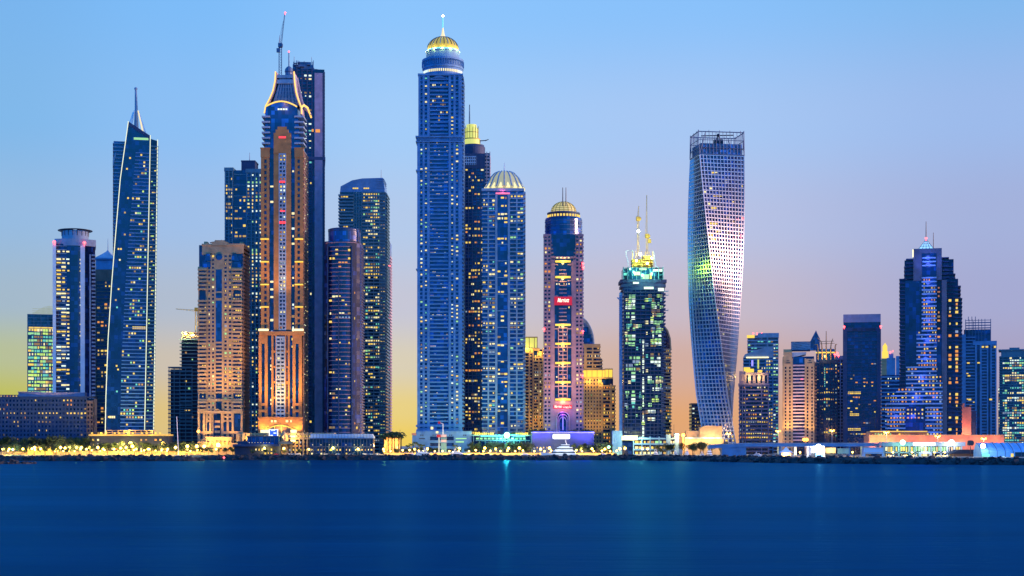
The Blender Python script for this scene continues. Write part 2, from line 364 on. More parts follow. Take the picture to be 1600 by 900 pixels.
def rocks(name, label, path, half, crest, seed):
    rg = random.Random(seed); g = MB(); pts = []
    for (p0, Y0), (p1, Y1) in zip(path, path[1:]):
        a = Vector((X(p0, Y0), Y0)); b = Vector((X(p1, Y1), Y1)); m = max(2, int((b-a).length/3))
        for i in range(m): pts.append(a.lerp(b, i/m))
    pts.append(Vector((X(*path[-1]), path[-1][1])))
    prof = [(-half, -1.5), (-half*.62, crest*.42), (-half*.25, crest*.92), (half*.3, crest), (half*.7, crest*.5), (half, -1.5)]
    for i, p in enumerate(pts):
        d = (pts[min(i+1, len(pts)-1)]-pts[max(i-1, 0)]).normalized(); nn = Vector((-d.y, d.x))
        if nn.y < 0: nn = -nn
        e = min(1, .25+i/8, .25+(len(pts)-1-i)/8)
        for o_, z in prof:
            g.v.append((p.x+nn.x*o_*e+rg.uniform(-.7, .7), p.y+nn.y*o_*e+rg.uniform(-.7, .7), (z if z < 0 else z*e)+rg.uniform(-.45, .45)))
    m = len(prof)
    for i in range(len(pts)-1):
        for j in range(m-1): g.face(i*m+j, (i+1)*m+j, (i+1)*m+j+1, i*m+j+1)
    for i in range(int(len(pts)*4.0)):                     # boulders heaped on the slope
        k = rg.randrange(len(pts)-1); p = pts[k].lerp(pts[k+1], rg.random()); u = rg.uniform(-.85, .35); j = abs(u)
        d = (pts[k+1]-pts[k]).normalized(); nn = Vector((-d.y, d.x)); nn = nn if nn.y > 0 else -nn
        e = min(1, .25+k/8, .25+(len(pts)-1-k)/8)
        z = crest*e*(1-j**1.4)*.95; s = rg.choice((.5, .6, .8, 1.0, 1.4))*rg.uniform(.7, 1.2); c = Vector((p.x+nn.x*half*u*e, p.y+nn.y*half*u*e, z))
        rot = Matrix.Rotation(rg.uniform(0, 6), 3, 'Z') @ Matrix.Rotation(rg.uniform(0, 6), 3, 'X')
        h = [c+rot @ Vector((x*s*rg.uniform(.7, 1.3), y*s*rg.uniform(.7, 1.3), zz*s*rg.uniform(.6, 1))) for zz in (-1, 1) for x, y in ((-1,-1),(1,-1),(1,1),(-1,1))]
        g.hexa(h)
    o = g.build(name, 'rock'); tag(o, label, 'breakwater', None, 'stuff'); return o
rocks('breakwater', 'long dark rock breakwater running along the foot of the skyline', [(296, 1338), (700, 1336), (1000, 1330), (1120, 1215), (1230, 1120), (1330, 1070), (1500, 1020), (1750, 960)], 11, 4.0, 1)
rocks('breakwater', 'dark rock breakwater in front of the low hotel and its row of warm lamps', [(-120, 1262), (100, 1260), (300, 1255), (318, 1262)], 10, 3.9, 2)
rocks('breakwater', 'low rock spit at the far left edge, nearest to the viewer', [(-120, 1050), (30, 1052), (52, 1062)], 7, 1.5, 3)

# ================================================================ the towers, left to right
# -- low dark hotel
t = Tower('hotel', 'low dark blue hotel with pink rooftop storey at the far left', 60, 1455, 'hotel')
t.core(-70, 147, 623, 10, 'glass_deep')
g = t.mb(); g.punch(-70, 136, 621, 716, 37, 6.7, .55, .5, -.6, .02); g.bx(-70.5, 147, 619.5, 621.4, -1, 11); t.add('facade', g, 'stone_slate')
g = t.mb(); g.punch(136, 146.5, 628, 690, 2, 6.7, .55, .6, -1.6, .02); g.bx(135.7, 146.8, 626, 628.4, -1.8, 3); t.add('end_wing', g, 'stone_brown')
g = t.mb(); g.prism(t.arc(27, 131, 3, 10), t.z(621.2), t.z(613)); g.bx(27, 60, 611.8, 613, 1, 9); t.add('penthouse', g, 'stone_mauve')
t.lit(-40, 136, 621, 690, 32, 6.7, .10, -.1, 'yyso', (.55, .4), .5)
t.lit(-40, 27, 614, 621, 14, 6.9, .5, 2, 'yo', (.5, .3), .6)
g = t.mb(); g.bx(-60, 26, 616.5, 619.6, 6, 10); t.add('roof_block', g, 'stone_slate')
t.done()

# -- teal glass tower
t = Tower('office_tower', 'teal glass office tower with lit floors and curved fin crown left of the white-piered tower', 63, 1600, face=1)
t.core(43, 85, 491, 26, 'glass_teal')
g = t.mb(); g.slabs(42.6, 85.4, 491, 712, 5.4, .8, -.3, 26.4); g.piers([43, 53, 64, 75, 85], .7, 491, 712, -.35, .1); t.add('facade', g, 'stone_teal')
g = t.mb()
for i in range(18):
    x = 51+i*1.9; g.bx(x-.35, x+.35, 491-14*math.sin(min(1, (i+1)/14)*1.35), 491, 2, 3.2)
g.slabs(50.5, 84, 482, 491, 3.2, .5, 2.3, 2.9); t.add('crown', g, 'crown_dim')
t.panes([(45, 84, 511, 514)], 'y'); t.lit(44, 85, 513, 712, 9, 5.4, .85, -.1, 'lcgglty', (1, .7), .22, .45); t.done()

# -- drum-topped white-piered tower
t = Tower('office_tower', 'white-piered blue office tower topped by a drum and a spoked ring', 116, 1500, face=1)
g = t.mb(); g.prism(t.arc(84, 149, 5, 34), 0, t.z(381)); t.add('curtain_wall', g, 'glass_navy')
g = t.mb()
y = 384
while y < 700:
    a = t.arc(87, 126, 1.2, 6, .15); g.prism([(px_, py_+.9) for px_, py_ in a], t.z(y+1), t.z(y)); y += 5.95
t.add('facade', g, 'stone_grey')
g = t.mb(); g.bx(82.4, 87.6, 377, t.gb, .6, 34); g.bx(125.6, 132.6, 383, t.gb, .2, 30); t.add('pier', g, 'paint_white')
g = t.mb(); g.bx(138.5, 142, 396, t.gb, 2.6, 30); g.slabs(138.5, 149.4, 396, 705, 5.95, 2.4, 3.4, 34.5); t.add('balcony_stack', g, 'stone_grey')
g = t.mb(); g.prism(t.arc(86, 149.5, 5.5, 34, .4), t.z(383.5), t.z(373)); t.add('parapet', g, 'stone_grey')
g = MB(); c = (t.x(117.5), 17); rr = 20.5*t.s; g.lathe(*c, [(rr, t.z(374)), (rr, t.z(359.5)), (rr*.9, t.z(358))], 32); t.add('drum', g, 'stone_grey', smooth=False)
g = MB()
for k in range(18):
    a = 2*math.pi*k/18; ca, sa = math.cos(a), math.sin(a)
    g.tube((c[0]+ca*3, c[1]+sa*3, t.z(354.5)), (c[0]+ca*26*t.s, c[1]+sa*26*t.s, t.z(357)), .35)
    g.tube((c[0]+ca*rr, c[1]+sa*rr, t.z(366)), (c[0]+ca*rr*1.02, c[1]+sa*rr*1.02, t.z(356.5)), .3)
for f, z in ((1, 357), (.7, 355.8), (.4, 354.8)):
    ps = [(c[0]+26*t.s*f*math.cos(2*math.pi*k/36), c[1]+26*t.s*f*math.sin(2*math.pi*k/36), t.z(z)) for k in range(37)]; g.path(ps, .45, 5)
t.add('ring', g, 'steel_dark')
t.beacon(85, 379, -.6, 1.2); t.beacon(132, 379, -1.4, 1.2)
t.lit(88, 126, 384, 700, 5, 5.95, .42, .35, 'ccyw', (.95, .42), .38, .35); t.lit(133, 138, 390, 700, 1, 5.95, .25, 2.2, 'ycg', (.8, .4)); t.done()

# -- brown tower with pointed cap
t = Tower('apartment_tower', 'brown tower with a pale pointed cap behind the tapered tower', 163, 1680)
t.core(149, 186, 421, 30, 'glass_deep')
g = t.mb(); g.bx(148, 187, 421, 438, -.4, 30.4); g.bx(148, 150.5, 438, 712, -.5, 30); g.bx(173, 187, 438, 712, -.5, 30); g.slabs(148, 187, 438, 710, 5.6, 1.3, -.3, 30.2); t.add('facade', g, 'stone_brown')
g = t.mb(); g.bx(149, 186, 404, 421, 1, 29); g.bx(147, 188, 403, 405.5, -1, 31); t.add('top_storey', g, 'stone_blue')
g = MB(); x0, x1 = t.x(148), t.x(187); cxm = t.x(163)
for (f0, z0), (f1, z1) in zip([(1, 403), (.75, 399.5), (.45, 395.5), (.15, 391), (.02, 388)], [(.75, 399.5), (.45, 395.5), (.15, 391), (.02, 388), (.01, 387)]):
    m_ = (x0+x1)/2; h_ = (x1-x0)/2*.8
    g.prism([(cxm-h_*f0, 15-15*f0), (cxm+h_*f0, 15-15*f0), (cxm+h_*f0, 15+15*f0), (cxm-h_*f0, 15+15*f0)], t.z(z0), t.z(z1), [(cxm-h_*f1, 15-15*f1), (cxm+h_*f1, 15-15*f1), (cxm+h_*f1, 15+15*f1), (cxm-h_*f1, 15+15*f1)])
t.add('roof', g, 'stone_grey'); t.mast(163, 370, 390, .5, .2, 15, 'stone_grey', 'spire')
t.lit(151, 174, 438, 700, 4, 5.6, .14, -.1, 'yos', (.7, .5)); t.done()

# -- tapered tower with white light lines
t = Tower('skyscraper', 'tapered dark blue skyscraper edged with white light lines and topped by a spire', 206, 1450, 'skyscraper', face=1)
LE = [(200.5, 190), (188, 280), (180, 375), (174.6, 443), (169, 530), (165.6, 620), (164.5, 680), (164, 712)]
DV = [(213, 190), (212, 235), (207, 300), (201, 375), (196, 443), (190, 563), (187, 712)]
AA = [(235, 210), (226, 672), (225.4, 712)]; BB = [(246.5, 218), (240, 672), (239.5, 712)]
pts = [(x, y) for x, y in LE]+[(225.4, 712), (235, 211)]
g = t.mb(); g.poly(pts, 0, 30); t.add('curtain_wall', g, 'glass_navy')
g = t.mb(); g.poly([(235, 215), (226, 672), (225.4, 712), (240, 712), (246.5, 218)], 1.6, 30); t.add('side_wing', g, 'glass_deep')
g = t.mb(); g.poly([(235, 211), (200.5, 190), (201, 196), (235, 217)], -.3, 30.2); t.add('roof', g, 'stone_slate')
g = t.mb(); y = 238
while y < 700: g.bx(interp(DV, y), interp(AA, y)-1, y, y+1.3, -.7, .1); y += 5.7
t.add('facade', g, 'stone_blue')
g = t.mb(); y = 226
while y < 700: g.bx(interp(AA, y)+1.6, interp(BB, y)+1.3, y, y+1.6, .9, 31); y += 5.7
t.add('side_facade', g, 'stone_teal')
g = t.mb(); g.bx(177.5, 203, 219, 640, 8, 32); t.add('rear_wing', g, 'glass_blue')
g = t.mb(); g.slabs(176.2, 204, 222, 640, 5.7, 1.6, 7, 33); g.poly([(176, 250), (176, 262), (181, 242), (181, 236)], 6, 9); t.add('balcony_stack', g, 'stone_grey')
for ln, d in ((LE[:-1], -.4), (AA[:2], -.4), ([(246.5, 216), (240, 672)], 1.2)):
    g = MB(); g.path([(t.x(x), d, t.z(y)) for x, y in ln], .36, 6); t.add('light_line', g, 'neon_white')
g = MB(); g.tube((t.x(213), 14, t.z(206)), (t.x(213), 14, t.z(168)), 2.3, 1.5, 8); g.tube((t.x(213), 14, t.z(168)), (t.x(212.3), 14, t.z(134)), 1.4, .9, 8); g.ball((t.x(212.3), 14, t.z(133)), 1.5, 8, 6); sp_ = t.add('spire', g, 'stone_grey')
for x0, y0, x1, y1 in ((202, 193, 208, 171), (205, 196, 210, 168), (229, 209, 217, 170), (224, 206, 216, 168)):
    g = MB(); g.tube((t.x(x0), 8, t.z(y0)), (t.x(x1), 13, t.z(y1)), .75, .6); t.add('strut', g, 'lit_warmwall' if x0 in (224,) else 'paint_white', sp_)
t.panes([(209, 232, 214.5, 218)], 'g', -.1)
for i in range(90):
    y = 238+5.7*t.rg.randrange(0, 80); a = interp(DV, y); b = interp(AA, y)-2; nb = 8; k = t.rg.randrange(nb)
    for j in range(t.rg.choice((1, 1, 1, 2, 3))):
        if k+j < nb: x = a+(b-a)*(k+j)/nb; t.win.append((t.x(x), t.x(x+2.6), -.15, -.05, t.z(y+5), t.z(y+2.2), t.rg.choice('ylycgssdldt')))
for i in range(15):
    y = 238+5.7*t.rg.randrange(0, 80); a = interp(LE, y)+3; b = interp(DV, y); x = t.rg.uniform(a, max(a+1, b-4)); t.win.append((t.x(x), t.x(x+2.6), -.15, -.05, t.z(y+4.6), t.z(y+2), t.rg.choice('yycts')))
for i in range(60):
    y = 228+5.7*t.rg.randrange(0, 78); x = interp(AA, y)+2+t.rg.random()*7; t.win.append((t.x(x), t.x(x+2.6), 1.4, 1.5, t.z(y+4.6), t.z(y+2), t.rg.choice('ylgysd')))
x0 = interp(DV, 386); t.panes([(207+i*3, 209.4+i*3, 510, 514) for i in range(7)], 'y', -.15); t.panes([(171+i*3.2, 173.4+i*3.2, 650, 653.5) for i in range(3)], 'c', -.15)
t.done()

# -- unfinished stub
t = Tower('construction_tower', 'unfinished dark block with glaring lamps on its top floor beside the beige arched tower', 286, 1720, 'construction site')
g = t.mb(); g.bx(266, 282, 577, t.gb, 1, 24); g.bx(283, 312, 533, t.gb, 2, 26); t.add('core_wall', g, 'stone_dark')
g = t.mb(); g.slabs(262.5, 300, 573, 708, 6, 1.5, -.5, 25); g.slabs(280.5, 314, 530, 708, 5.6, 1.2, 0, 27); g.piers([264, 272, 281, 290, 300, 309], 1.0, 575, 708, -.2, 1); t.add('frame', g, 'stone_teal')
g = t.mb(); g.slabs(283, 306, 519, 530, 3.6, .8, 2, 20); g.piers([284, 290, 297, 305], .9, 518, 530, 2, 4); t.add('top_floor', g, 'stone_sand')
g = MB(); g.ball((t.x(290), 0, t.z(522)), 1.4, 8, 6); g.ball((t.x(301), 0, t.z(523)), 1.3, 8, 6); t.add('work_lamp', g, 'lamp_warm')
t.point(290, 521, -3, 26000, (1, .75, .25)); t.point(301, 524, 5, 20000, (1, .75, .25))
t.lit(283, 308, 536, 700, 5, 5.6, .05, -.1, 'yg', (.6, .5)); t.done()

# -- beige arched tower
t = Tower('apartment_tower', 'beige stone tower with a tall blue centre strip and an arched entrance', 345, 1450)
t.core(311, 380, 383, 30, 'glass_navy')
SB = 'stone_sand'
g = t.mb()
g.bx(316, 381, 383, 396, -.8, 30.4); g.bx(316, 335.5, 396, 398, -.7, .1); g.bx(315.5, 381.5, 381, 384, -1.4, 31)
g.poly([(331, 384), (331, 378), (336, 378), (336, 375.5), (351, 375.5), (351, 378), (356, 378), (356, 384)], -1.6, 6)
g.bx(318, 323, 377, 381, 2, 10); g.bx(374, 379, 377.5, 381, 2, 10)
g.punch(324, 336, 396, 660, 2, 6.05, .55, .55, -.7, .02); g.punch(349, 363, 396, 660, 2, 6.05, .55, .55, -.7, .02)
g.bx(336, 349, 396, 421.5, -.75, -.2); g.bx(336, 349, 455.5, 458, -.72, .02); g.bx(336, 349, 466, 470, -.72, .02)
g.bx(335.3, 337.3, 421, 640, -1, .02); g.bx(347, 349.3, 421, 640, -1, .02)
g.slabs(337, 348, 534, 612, 6.05, 2.6, -.6, .02)
for a, b in ((309.5, 324), (362.5, 379)):
    g.slabs(a, b, 420, 456, 6.05, 3.0, -2.2, .5); g.slabs(a, b, 469, 612, 6.05, 3.0, -2.2, .5); g.slabs(a, b, 627, 641, 6.05, 3.0, -2.2, .5)
    g.bx(a+.6, a+2, 420, 716, -1, .4); g.bx(b-2, b-.6, 420, 716, -1, .4); g.bx(a, b, 417, 421, -1.2, .4)
g.bx(310, 379, 612, 614.5, -1.1, .4); g.bx(309.5, 379.5, 623.5, 627, -1.5, .4); g.bx(309, 380, 642, 646, -1.8, .4)
for x in (311, 319, 329, 347.5, 356, 364, 378): g.bx(x-1.6, x+1.6, 646, 716, -1.4, .3)
g.bx(310, 334, 674, 678, -1.6, .3); g.bx(346, 380, 674, 678, -1.6, .3); g.slabs(311, 379, 686, 716, 7, 3, -1.2, .2)
t.add('facade', g, SB)
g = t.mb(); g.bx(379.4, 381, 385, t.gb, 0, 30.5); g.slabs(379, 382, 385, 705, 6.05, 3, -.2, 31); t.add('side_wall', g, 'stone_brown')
for a in ([(316, 418), (316, 409), (329, 409), (330, 418)], [(320, 408), (322, 397), (328, 397), (330, 408)], [(362, 418), (363, 409), (376, 409), (377, 418)], [(362, 408), (363, 397), (370, 397), (374, 408)]):
    g = t.mb(); g.poly(a[::-1], -1.3, .1); t.add('mansard_glass', g, 'glass_blue')
g = t.mb(); g.poly([(342.5+5.3*math.cos(k*math.pi/12), 401.5+5.3*math.sin(k*math.pi/12)) for k in range(24)], -1.2, -.5); t.add('round_window', g, 'glass_blue')
for a, b in ((421.5, 455.5), (458, 466), (470, 534)):
    g = t.mb(); g.bx(337.2, 347.1, a, b, -.9, 0); t.add('centre_strip', g, 'glass_blue')
g = t.mb(); arch = [(334, 690), (334, 647)]+[(339.8-6*math.cos(k*math.pi/10), 647-7*math.sin(k*math.pi/10)) for k in range(11)]+[(345.8, 690)]
g.poly(arch[::-1], -1.25, .1); ar = t.add('entrance_arch', g, 'glass_deep')
g = t.mb(); g.slabs(336, 344, 657, 690, 8, 3.5, -1.6, -1.2)
pr = [(339.8-6.6*math.cos(k*math.pi/10), 647-7.6*math.sin(k*math.pi/10)) for k in range(11)]
g.path([(t.x(x), -1.4, t.z(y)) for x, y in [(333.2, 690)]+pr+[(346.4, 690)]], .5, 5); t.add('arch_trim', g, SB, ar)
g = t.mb(); g.tube((t.x(326), 6, t.z(378)), (t.x(345), 6, t.z(374)), .4); g.tube((t.x(340), 6, t.z(381)), (t.x(340), 6, t.z(374.6)), .4); t.add('window_cleaning_arm', g, 'steel_dark')
t.lit(324, 336, 396, 640, 2, 6.05, .10, -.2, 'ycg', (.5, .5), .47); t.lit(349, 363, 396, 640, 2, 6.05, .12, -.2, 'ysg', (.5, .5), .47); t.lit(311, 323, 470, 640, 3, 6.05, .10, -.2, 'ys', (.8, .4), .55); t.lit(364, 378, 420, 640, 4, 6.05, .2, -.2, 'ys', (.8, .4), .55)
t.flood(345, 668, -45, 345, 520, 330000, ORANGE, 62); t.flood(325, 681, -11, 325, 650, 16000, ORANGE, 110); t.flood(365, 681, -11, 362, 650, 16000, ORANGE, 110); t.flood(320, 690, -16, 330, 640, 30000, AMBER, 90); t.flood(365, 690, -16, 355, 640, 30000, AMBER, 90)
t.done()

# -- pier-striped blue tower behind
t = Tower('apartment_tower', 'blue tower with pale vertical piers and a boxed top, behind the beige arched tower', 379, 1620)
t.core(351, 412, 266, 32, 'glass_navy')
g = t.mb(); g.piers([352.5, 358, 363.5], 1.5, 264, 712, -1.2, .2); g.piers([386, 393, 399, 405], 1.6, 264, 712, -1.2, .2); g.bx(350.5, 365, 262, 268, -1.3, 33); g.bx(384, 409, 264, 270, -1.3, 33); g.slabs(351, 364, 270, 705, 5.6, 1.2, -.8, .2); g.slabs(385, 410, 270, 705, 5.6, 1.2, -.8, .2); g.slabs(365, 385, 272, 705, 16.8, 1.2, -.5, .2); t.add('facade', g, 'stone_teal')
g = t.mb(); g.bx(375.5, 397, 250, 268, 6, 26); g.bx(375, 397.5, 249, 251, 5.5, 26.5); t.add('roof_block', g, 'stone_slate')
t.mast(387, 235, 250, .4, .2, 12)
t.lit(351, 365, 270, 700, 3, 5.6, .2, -.1, 'yycs'); t.lit(366, 385, 270, 700, 3, 5.6, .10, -.1, 'ycs'); t.lit(385, 409, 270, 700, 4, 5.6, .26, -.1, 'yycgw', (.7, .5)); t.panes([(386+i*6, 389.5+i*6, 389, 397) for i in range(3)], 'g', -.3)
t.done()

# -- orange tower with flared crown
t = Tower('skyscraper', 'floodlit orange skyscraper with a flared pagoda crown outlined in gold light', 440, 1440, 'skyscraper')
g = t.mb(); g.bx(405, 472, 516, t.gb, 0, 30); g.bx(408.5, 473, 232, 516, 0, 30); t.add('curtain_wall', g, 'glass_navy')
g = t.mb(); arcp = [(415, 166.5)]+[(415+49*k/12, 166.5-8*math.sin(math.pi*k/12)) for k in range(1, 12)]+[(464, 167)]
g.poly([(414, 232)]+arcp+[(470, 232)], -.2, 29); t.add('glass_prow', g, 'glass_blue')
OB = 'stone_orange'
for bx0, bx1 in ((409.5, 422), (460.5, 475)): g = t.mb(); g.slabs(bx0, bx1, 181.5, 230, 8.3, 2.6, -2.4, 20); t.add('balcony_stack', g, 'stone_grey')
# upper half
g = t.mb()
g.poly([(428, 240), (428, 208), (431, 208), (431, 203), (434, 203), (434, 198.5), (448, 198.5), (448, 203), (451, 203), (451, 208), (455, 208), (455, 240)][::-1], -1.6, .2)
for (a, b) in ((408, 413), (417, 421), (428, 436), (447, 455), (461, 465), (469, 474)): g.bx(a, b, 236, 516, -1.3, .2)
g.bx(407.5, 421.5, 231.5, 246, -1.6, .3); g.bx(460.5, 474.5, 231.5, 246, -1.6, .3); g.bx(407, 422, 231, 233, -2, .3); g.bx(460, 475, 231, 233, -2, .3)
g.slabs(408, 421, 246, 512, 8.9, 3.4, -1.1, .2); g.slabs(461, 474, 246, 512, 8.9, 3.4, -1.1, .2)
g.slabs(428, 455, 240, 512, 5.95, 2.6, -1.2, .2)
g.bx(405.5, 475, 518, 524, -2.0, .3)
# lower half
for (a, b) in ((404.5, 409), (414, 418.5), (424.5, 427.5), (430.5, 433), (445, 447.5), (450, 453), (457.5, 462), (467, 472)): g.bx(a, b, 524, 655, -1.5, .2)
g.bx(404.5, 418.5, 524, 537, -1.45, .2); g.bx(457.5, 472, 524, 537, -1.45, .2); g.bx(404.5, 418.5, 630, 634, -1.7, .2); g.bx(457.5, 472, 630, 634, -1.7, .2); g.bx(404.5, 418.5, 640, 644, -2, .2); g.bx(457.5, 472, 640, 644, -2, .2)
g.slabs(424.5, 453, 548, 652, 24, 3, -1.2, .2)
g.bx(404, 473, 652.5, 668, -2.2, .3); g.bx(403.5, 473.5, 651.5, 653.5, -2.8, .3); g.bx(404, 418, 668, t.gb, -2.1, .3); g.bx(459, 473, 668, t.gb, -2.1, .3)
g.slabs(404, 473, 683, 716, 9, 4, -2.4, .3)
t.add('facade', g, OB)
g = t.mb(); g.piers([436.6, 441.7, 446.6], 1.5, 240, 516, -1.75, .2); g.slabs(436, 447.4, 240, 516, 5.95, 2.5, -1.7, .2); g.piers([432.3, 438.6, 444.9], 1.6, 526, 652, -1.9, .2); g.slabs(431.6, 445.8, 526, 652, 5.95, 2.8, -1.85, .2); t.add('centre_column', g, 'stone_grey')
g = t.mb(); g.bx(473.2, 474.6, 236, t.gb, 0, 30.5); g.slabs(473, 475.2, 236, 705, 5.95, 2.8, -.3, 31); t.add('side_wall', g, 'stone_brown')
t.litside(474.8, 1, 29, 240, 690, 6, 5.95, .13, 'ccws')
# crown
fl = [(430.5, 112), (429.8, 126), (426.5, 142), (421, 155), (415, 166), (413, 177)]; fr = [(459.5, 112), (460.5, 128), (463, 145), (467, 158), (471, 168), (471.5, 178)]
g = t.mb(); g.poly([(434.5, 131), (425, 162)][::-1]+[(440, 159), (465, 165), (457.5, 131)][::-1][::-1] if False else [(425, 163), (465, 165), (458, 131), (434.5, 131)], 1.5, 22); cr = t.add('crown', g, 'steel_blue')
g = t.mb()
for k in range(7): g.tube((t.x(427+k*6), 1.2, t.z(163)), (t.x(436+k*3.4), 1.2, t.z(131)), .28); g.tube((t.x(465-k*6), 1.2, t.z(164)), (t.x(457-k*3.4), 1.2, t.z(131)), .28)
for k in range(5): g.tube((t.x(434-k*2), 1.2, t.z(136+k*6)), (t.x(459+k*1.4), 1.2, t.z(136+k*6)), .22)
t.add('lattice', g, 'stone_grey', cr)
g = t.mb(); g.bx(433, 460, 124.5, 130.5, 0, 22); g.bx(433, 460, 117, 121.5, 0, 22); g.bx(435, 458, 121, 125, 2, 20); t.add('cornice', g, 'stone_grey', cr)
for e, d in ((fl, -.6), (fr, -.6)):
    g = t.mb()
    for (x0, y0), (x1, y1) in zip(e, e[1:]): s_ = 1 if e is fr else -1; g.poly([(x0, y0), (x0-s_*2.6, y0+1), (x1-s_*2.6, y1), (x1, y1)], .2, 20)
    f_ = t.add('flare_fin', g, 'stone_pink', cr)
    g = MB(); g.path([(t.x(x), d, t.z(y)) for x, y in e], .6, 6); t.add('gold_line', g, 'neon_gold', f_)
sd_ = [(461, 114), (465, 135), (469, 152), (475, 163), (483, 172)]
g = MB(); g.path([(t.x(x-1.5), 20, t.z(y)) for x, y in sd_], 1.2, 6); f_ = t.add('flare_fin', g, 'stone_pink', cr); g = MB(); g.path([(t.x(471), 0, t.z(168)), (t.x(474), 3, t.z(163)), (t.x(478), 12, t.z(164)), (t.x(481), 24, t.z(175))], .85, 6); t.add('gold_line', g, 'neon_gold', f_)
g = MB(); g.path([(t.x(x), -.7, t.z(y)) for x, y in arcp], .6, 6); t.add('gold_line', g, 'neon_gold', cr)
g = MB(); c = (t.x(449), 10); g.lathe(*c, [(3.4, t.z(117)), (3.4, t.z(110)), (3.9, t.z(108)), (3.5, t.z(104)), (2, t.z(101)), (.5, t.z(99)), (.4, t.z(76)), (.15, t.z(75))], 12); t.add('finial', g, 'steel_blue', cr); t.beacon(449, 76.5, 10, .7)
# golden cornice lamps
cl = []
for y in (373, 408.5, 444, 479): cl += [(407.5, 420.5, y, y+1.8, -2.4, -1.2), (461, 474, y, y+1.8, -2.4, -1.2)]
t.bars('cornice_light', cl, 'glow_gold'); t.bars('cornice_light', [(404.5, 420, 514, 517.2, -2.8, -1.2), (457, 474.5, 514, 517.2, -2.8, -1.2)], 'glow_cream')
t.panes([(436, 447, 213.5, 216.5), (438, 446, 329, 331)], 'r', -1.8); t.panes([(437, 446.5, 346, 350), (437, 446, 283, 286)], 'r', -2)
t.panes([(434+i*4, 437+i*4, 169.5, 172) for i in range(4)], 'w', -.4)
t.lit(428, 436, 240, 512, 2, 5.95, .13, -.9, 'yyc', (.6, .5)); t.lit(447, 455, 240, 512, 2, 5.95, .13, -.9, 'yyc', (.6, .5)); t.lit(422, 427.5, 240, 640, 1, 5.95, .16, -.1, 'cwc', (.9, .55)); t.lit(455.5, 460.5, 240, 640, 1, 5.95, .16, -.1, 'cwy', (.9, .55)); t.lit(437, 447, 240, 516, 2, 5.95, .2, -.6, 'cwpy', (.6, .5)); t.lit(432, 445.5, 526, 650, 2, 5.95, .08, -.6, 'cgy', (.5, .5))
t.panes([(429, 432.5, 656.5, 660), (424, 427, 656.5, 660), (447, 451, 656.5, 660), (454, 456.5, 656.5, 660)], 'c', -2.4)
g = t.mb(); a_ = [(417, 680)]+[(417+43*k/12, 671-6.5*math.sin(math.pi*k/12)) for k in range(13)]+[(460, 680)]
g.poly(a_, -2.6, -1.8); eb = t.add('entrance_arch', g, 'stone_brown')
g = MB(); g.path([(t.x(x), -3, t.z(y)) for x, y in a_], .55, 5)
for x in (430, 440.5): g.tube((t.x(x), -3, t.z(680)), (t.x(x), -3, t.z(665)), .35)
t.add('arch_trim', g, 'lit_yellow', eb)
t.flood(420, 672, -38, 436, 560, 300000, ORANGE, 66); t.flood(460, 672, -38, 446, 560, 300000, ORANGE, 66); t.flood(440, 514, -40, 440, 330, 220000, (1, .52, .14), 66)
t.point(420, 690, -8, 16000, AMBER); t.point(455, 690, -8, 16000, AMBER); t.flood(412, 673, -8, 414, 655, 16000, ORANGE, 120); t.flood(440, 673, -8, 440, 655, 16000, ORANGE, 120); t.flood(467, 673, -8, 465, 655, 16000, ORANGE, 120); t.flood(440, 150, -26, 440, 205, 16000, (1, .5, .3), 80)
t.done()

# -- dark unfinished tower behind, then the crane
t = Tower('skyscraper', 'dark unfinished skyscraper with a cluttered top, behind the flared-crown tower', 482, 1640, 'skyscraper', face=1)
t.core(455, 507, 108, 40, 'glass_deep')
g = t.mb(); g.piers([457, 464, 472, 480, 487.5], 1.6, 108, 712, -.9, .2); g.slabs(455, 489, 110, 706, 5.4, 1.4, -.6, .2); g.bx(505, 507.4, 112, t.gb, -.3, 40.3); g.bx(454, 508.5, 245, 250, -1.3, 41); g.slabs(505, 507.8, 112, 706, 5.4, 1.5, -.6, 41); t.add('facade', g, 'stone_slate')
g = t.mb(); g.bx(491.5, 504, 114, t.gb, -1.2, .4); t.add('smooth_wall', g, 'stone_mauve')
g = t.mb(); rg = random.Random(4)
g.bx(459, 489, 99, 108, 6, 30); g.bx(466, 486, 94, 99, 8, 26)
for k in range(26):
    x = rg.uniform(457, 493); y = rg.uniform(91, 104); g.bx(x-.5, x+.5, y, 109, 4+rg.random()*14, 5+rg.random()*16)
for k in range(8): x = rg.uniform(458, 490); g.bx(x, x+rg.uniform(4, 9), 96+k*1.5, 97+k*1.5, 3, 6)
t.add('roof_plant', g, 'steel_blue'); t.mast(459.5, 86, 100, .3, .2, 8); t.mast(487, 86, 100, .3, .2, 8)
t.lit(460, 488, 113, 240, 4, 5.4, .2, -.1, 'wtcw', (.6, .7)); t.lit(457, 489, 250, 705, 5, 5.4, .045, -.1, 'ywct'); t.panes([(487, 490, 202, 206), (493, 500, 202, 207)], 'o', -1.4); t.done()

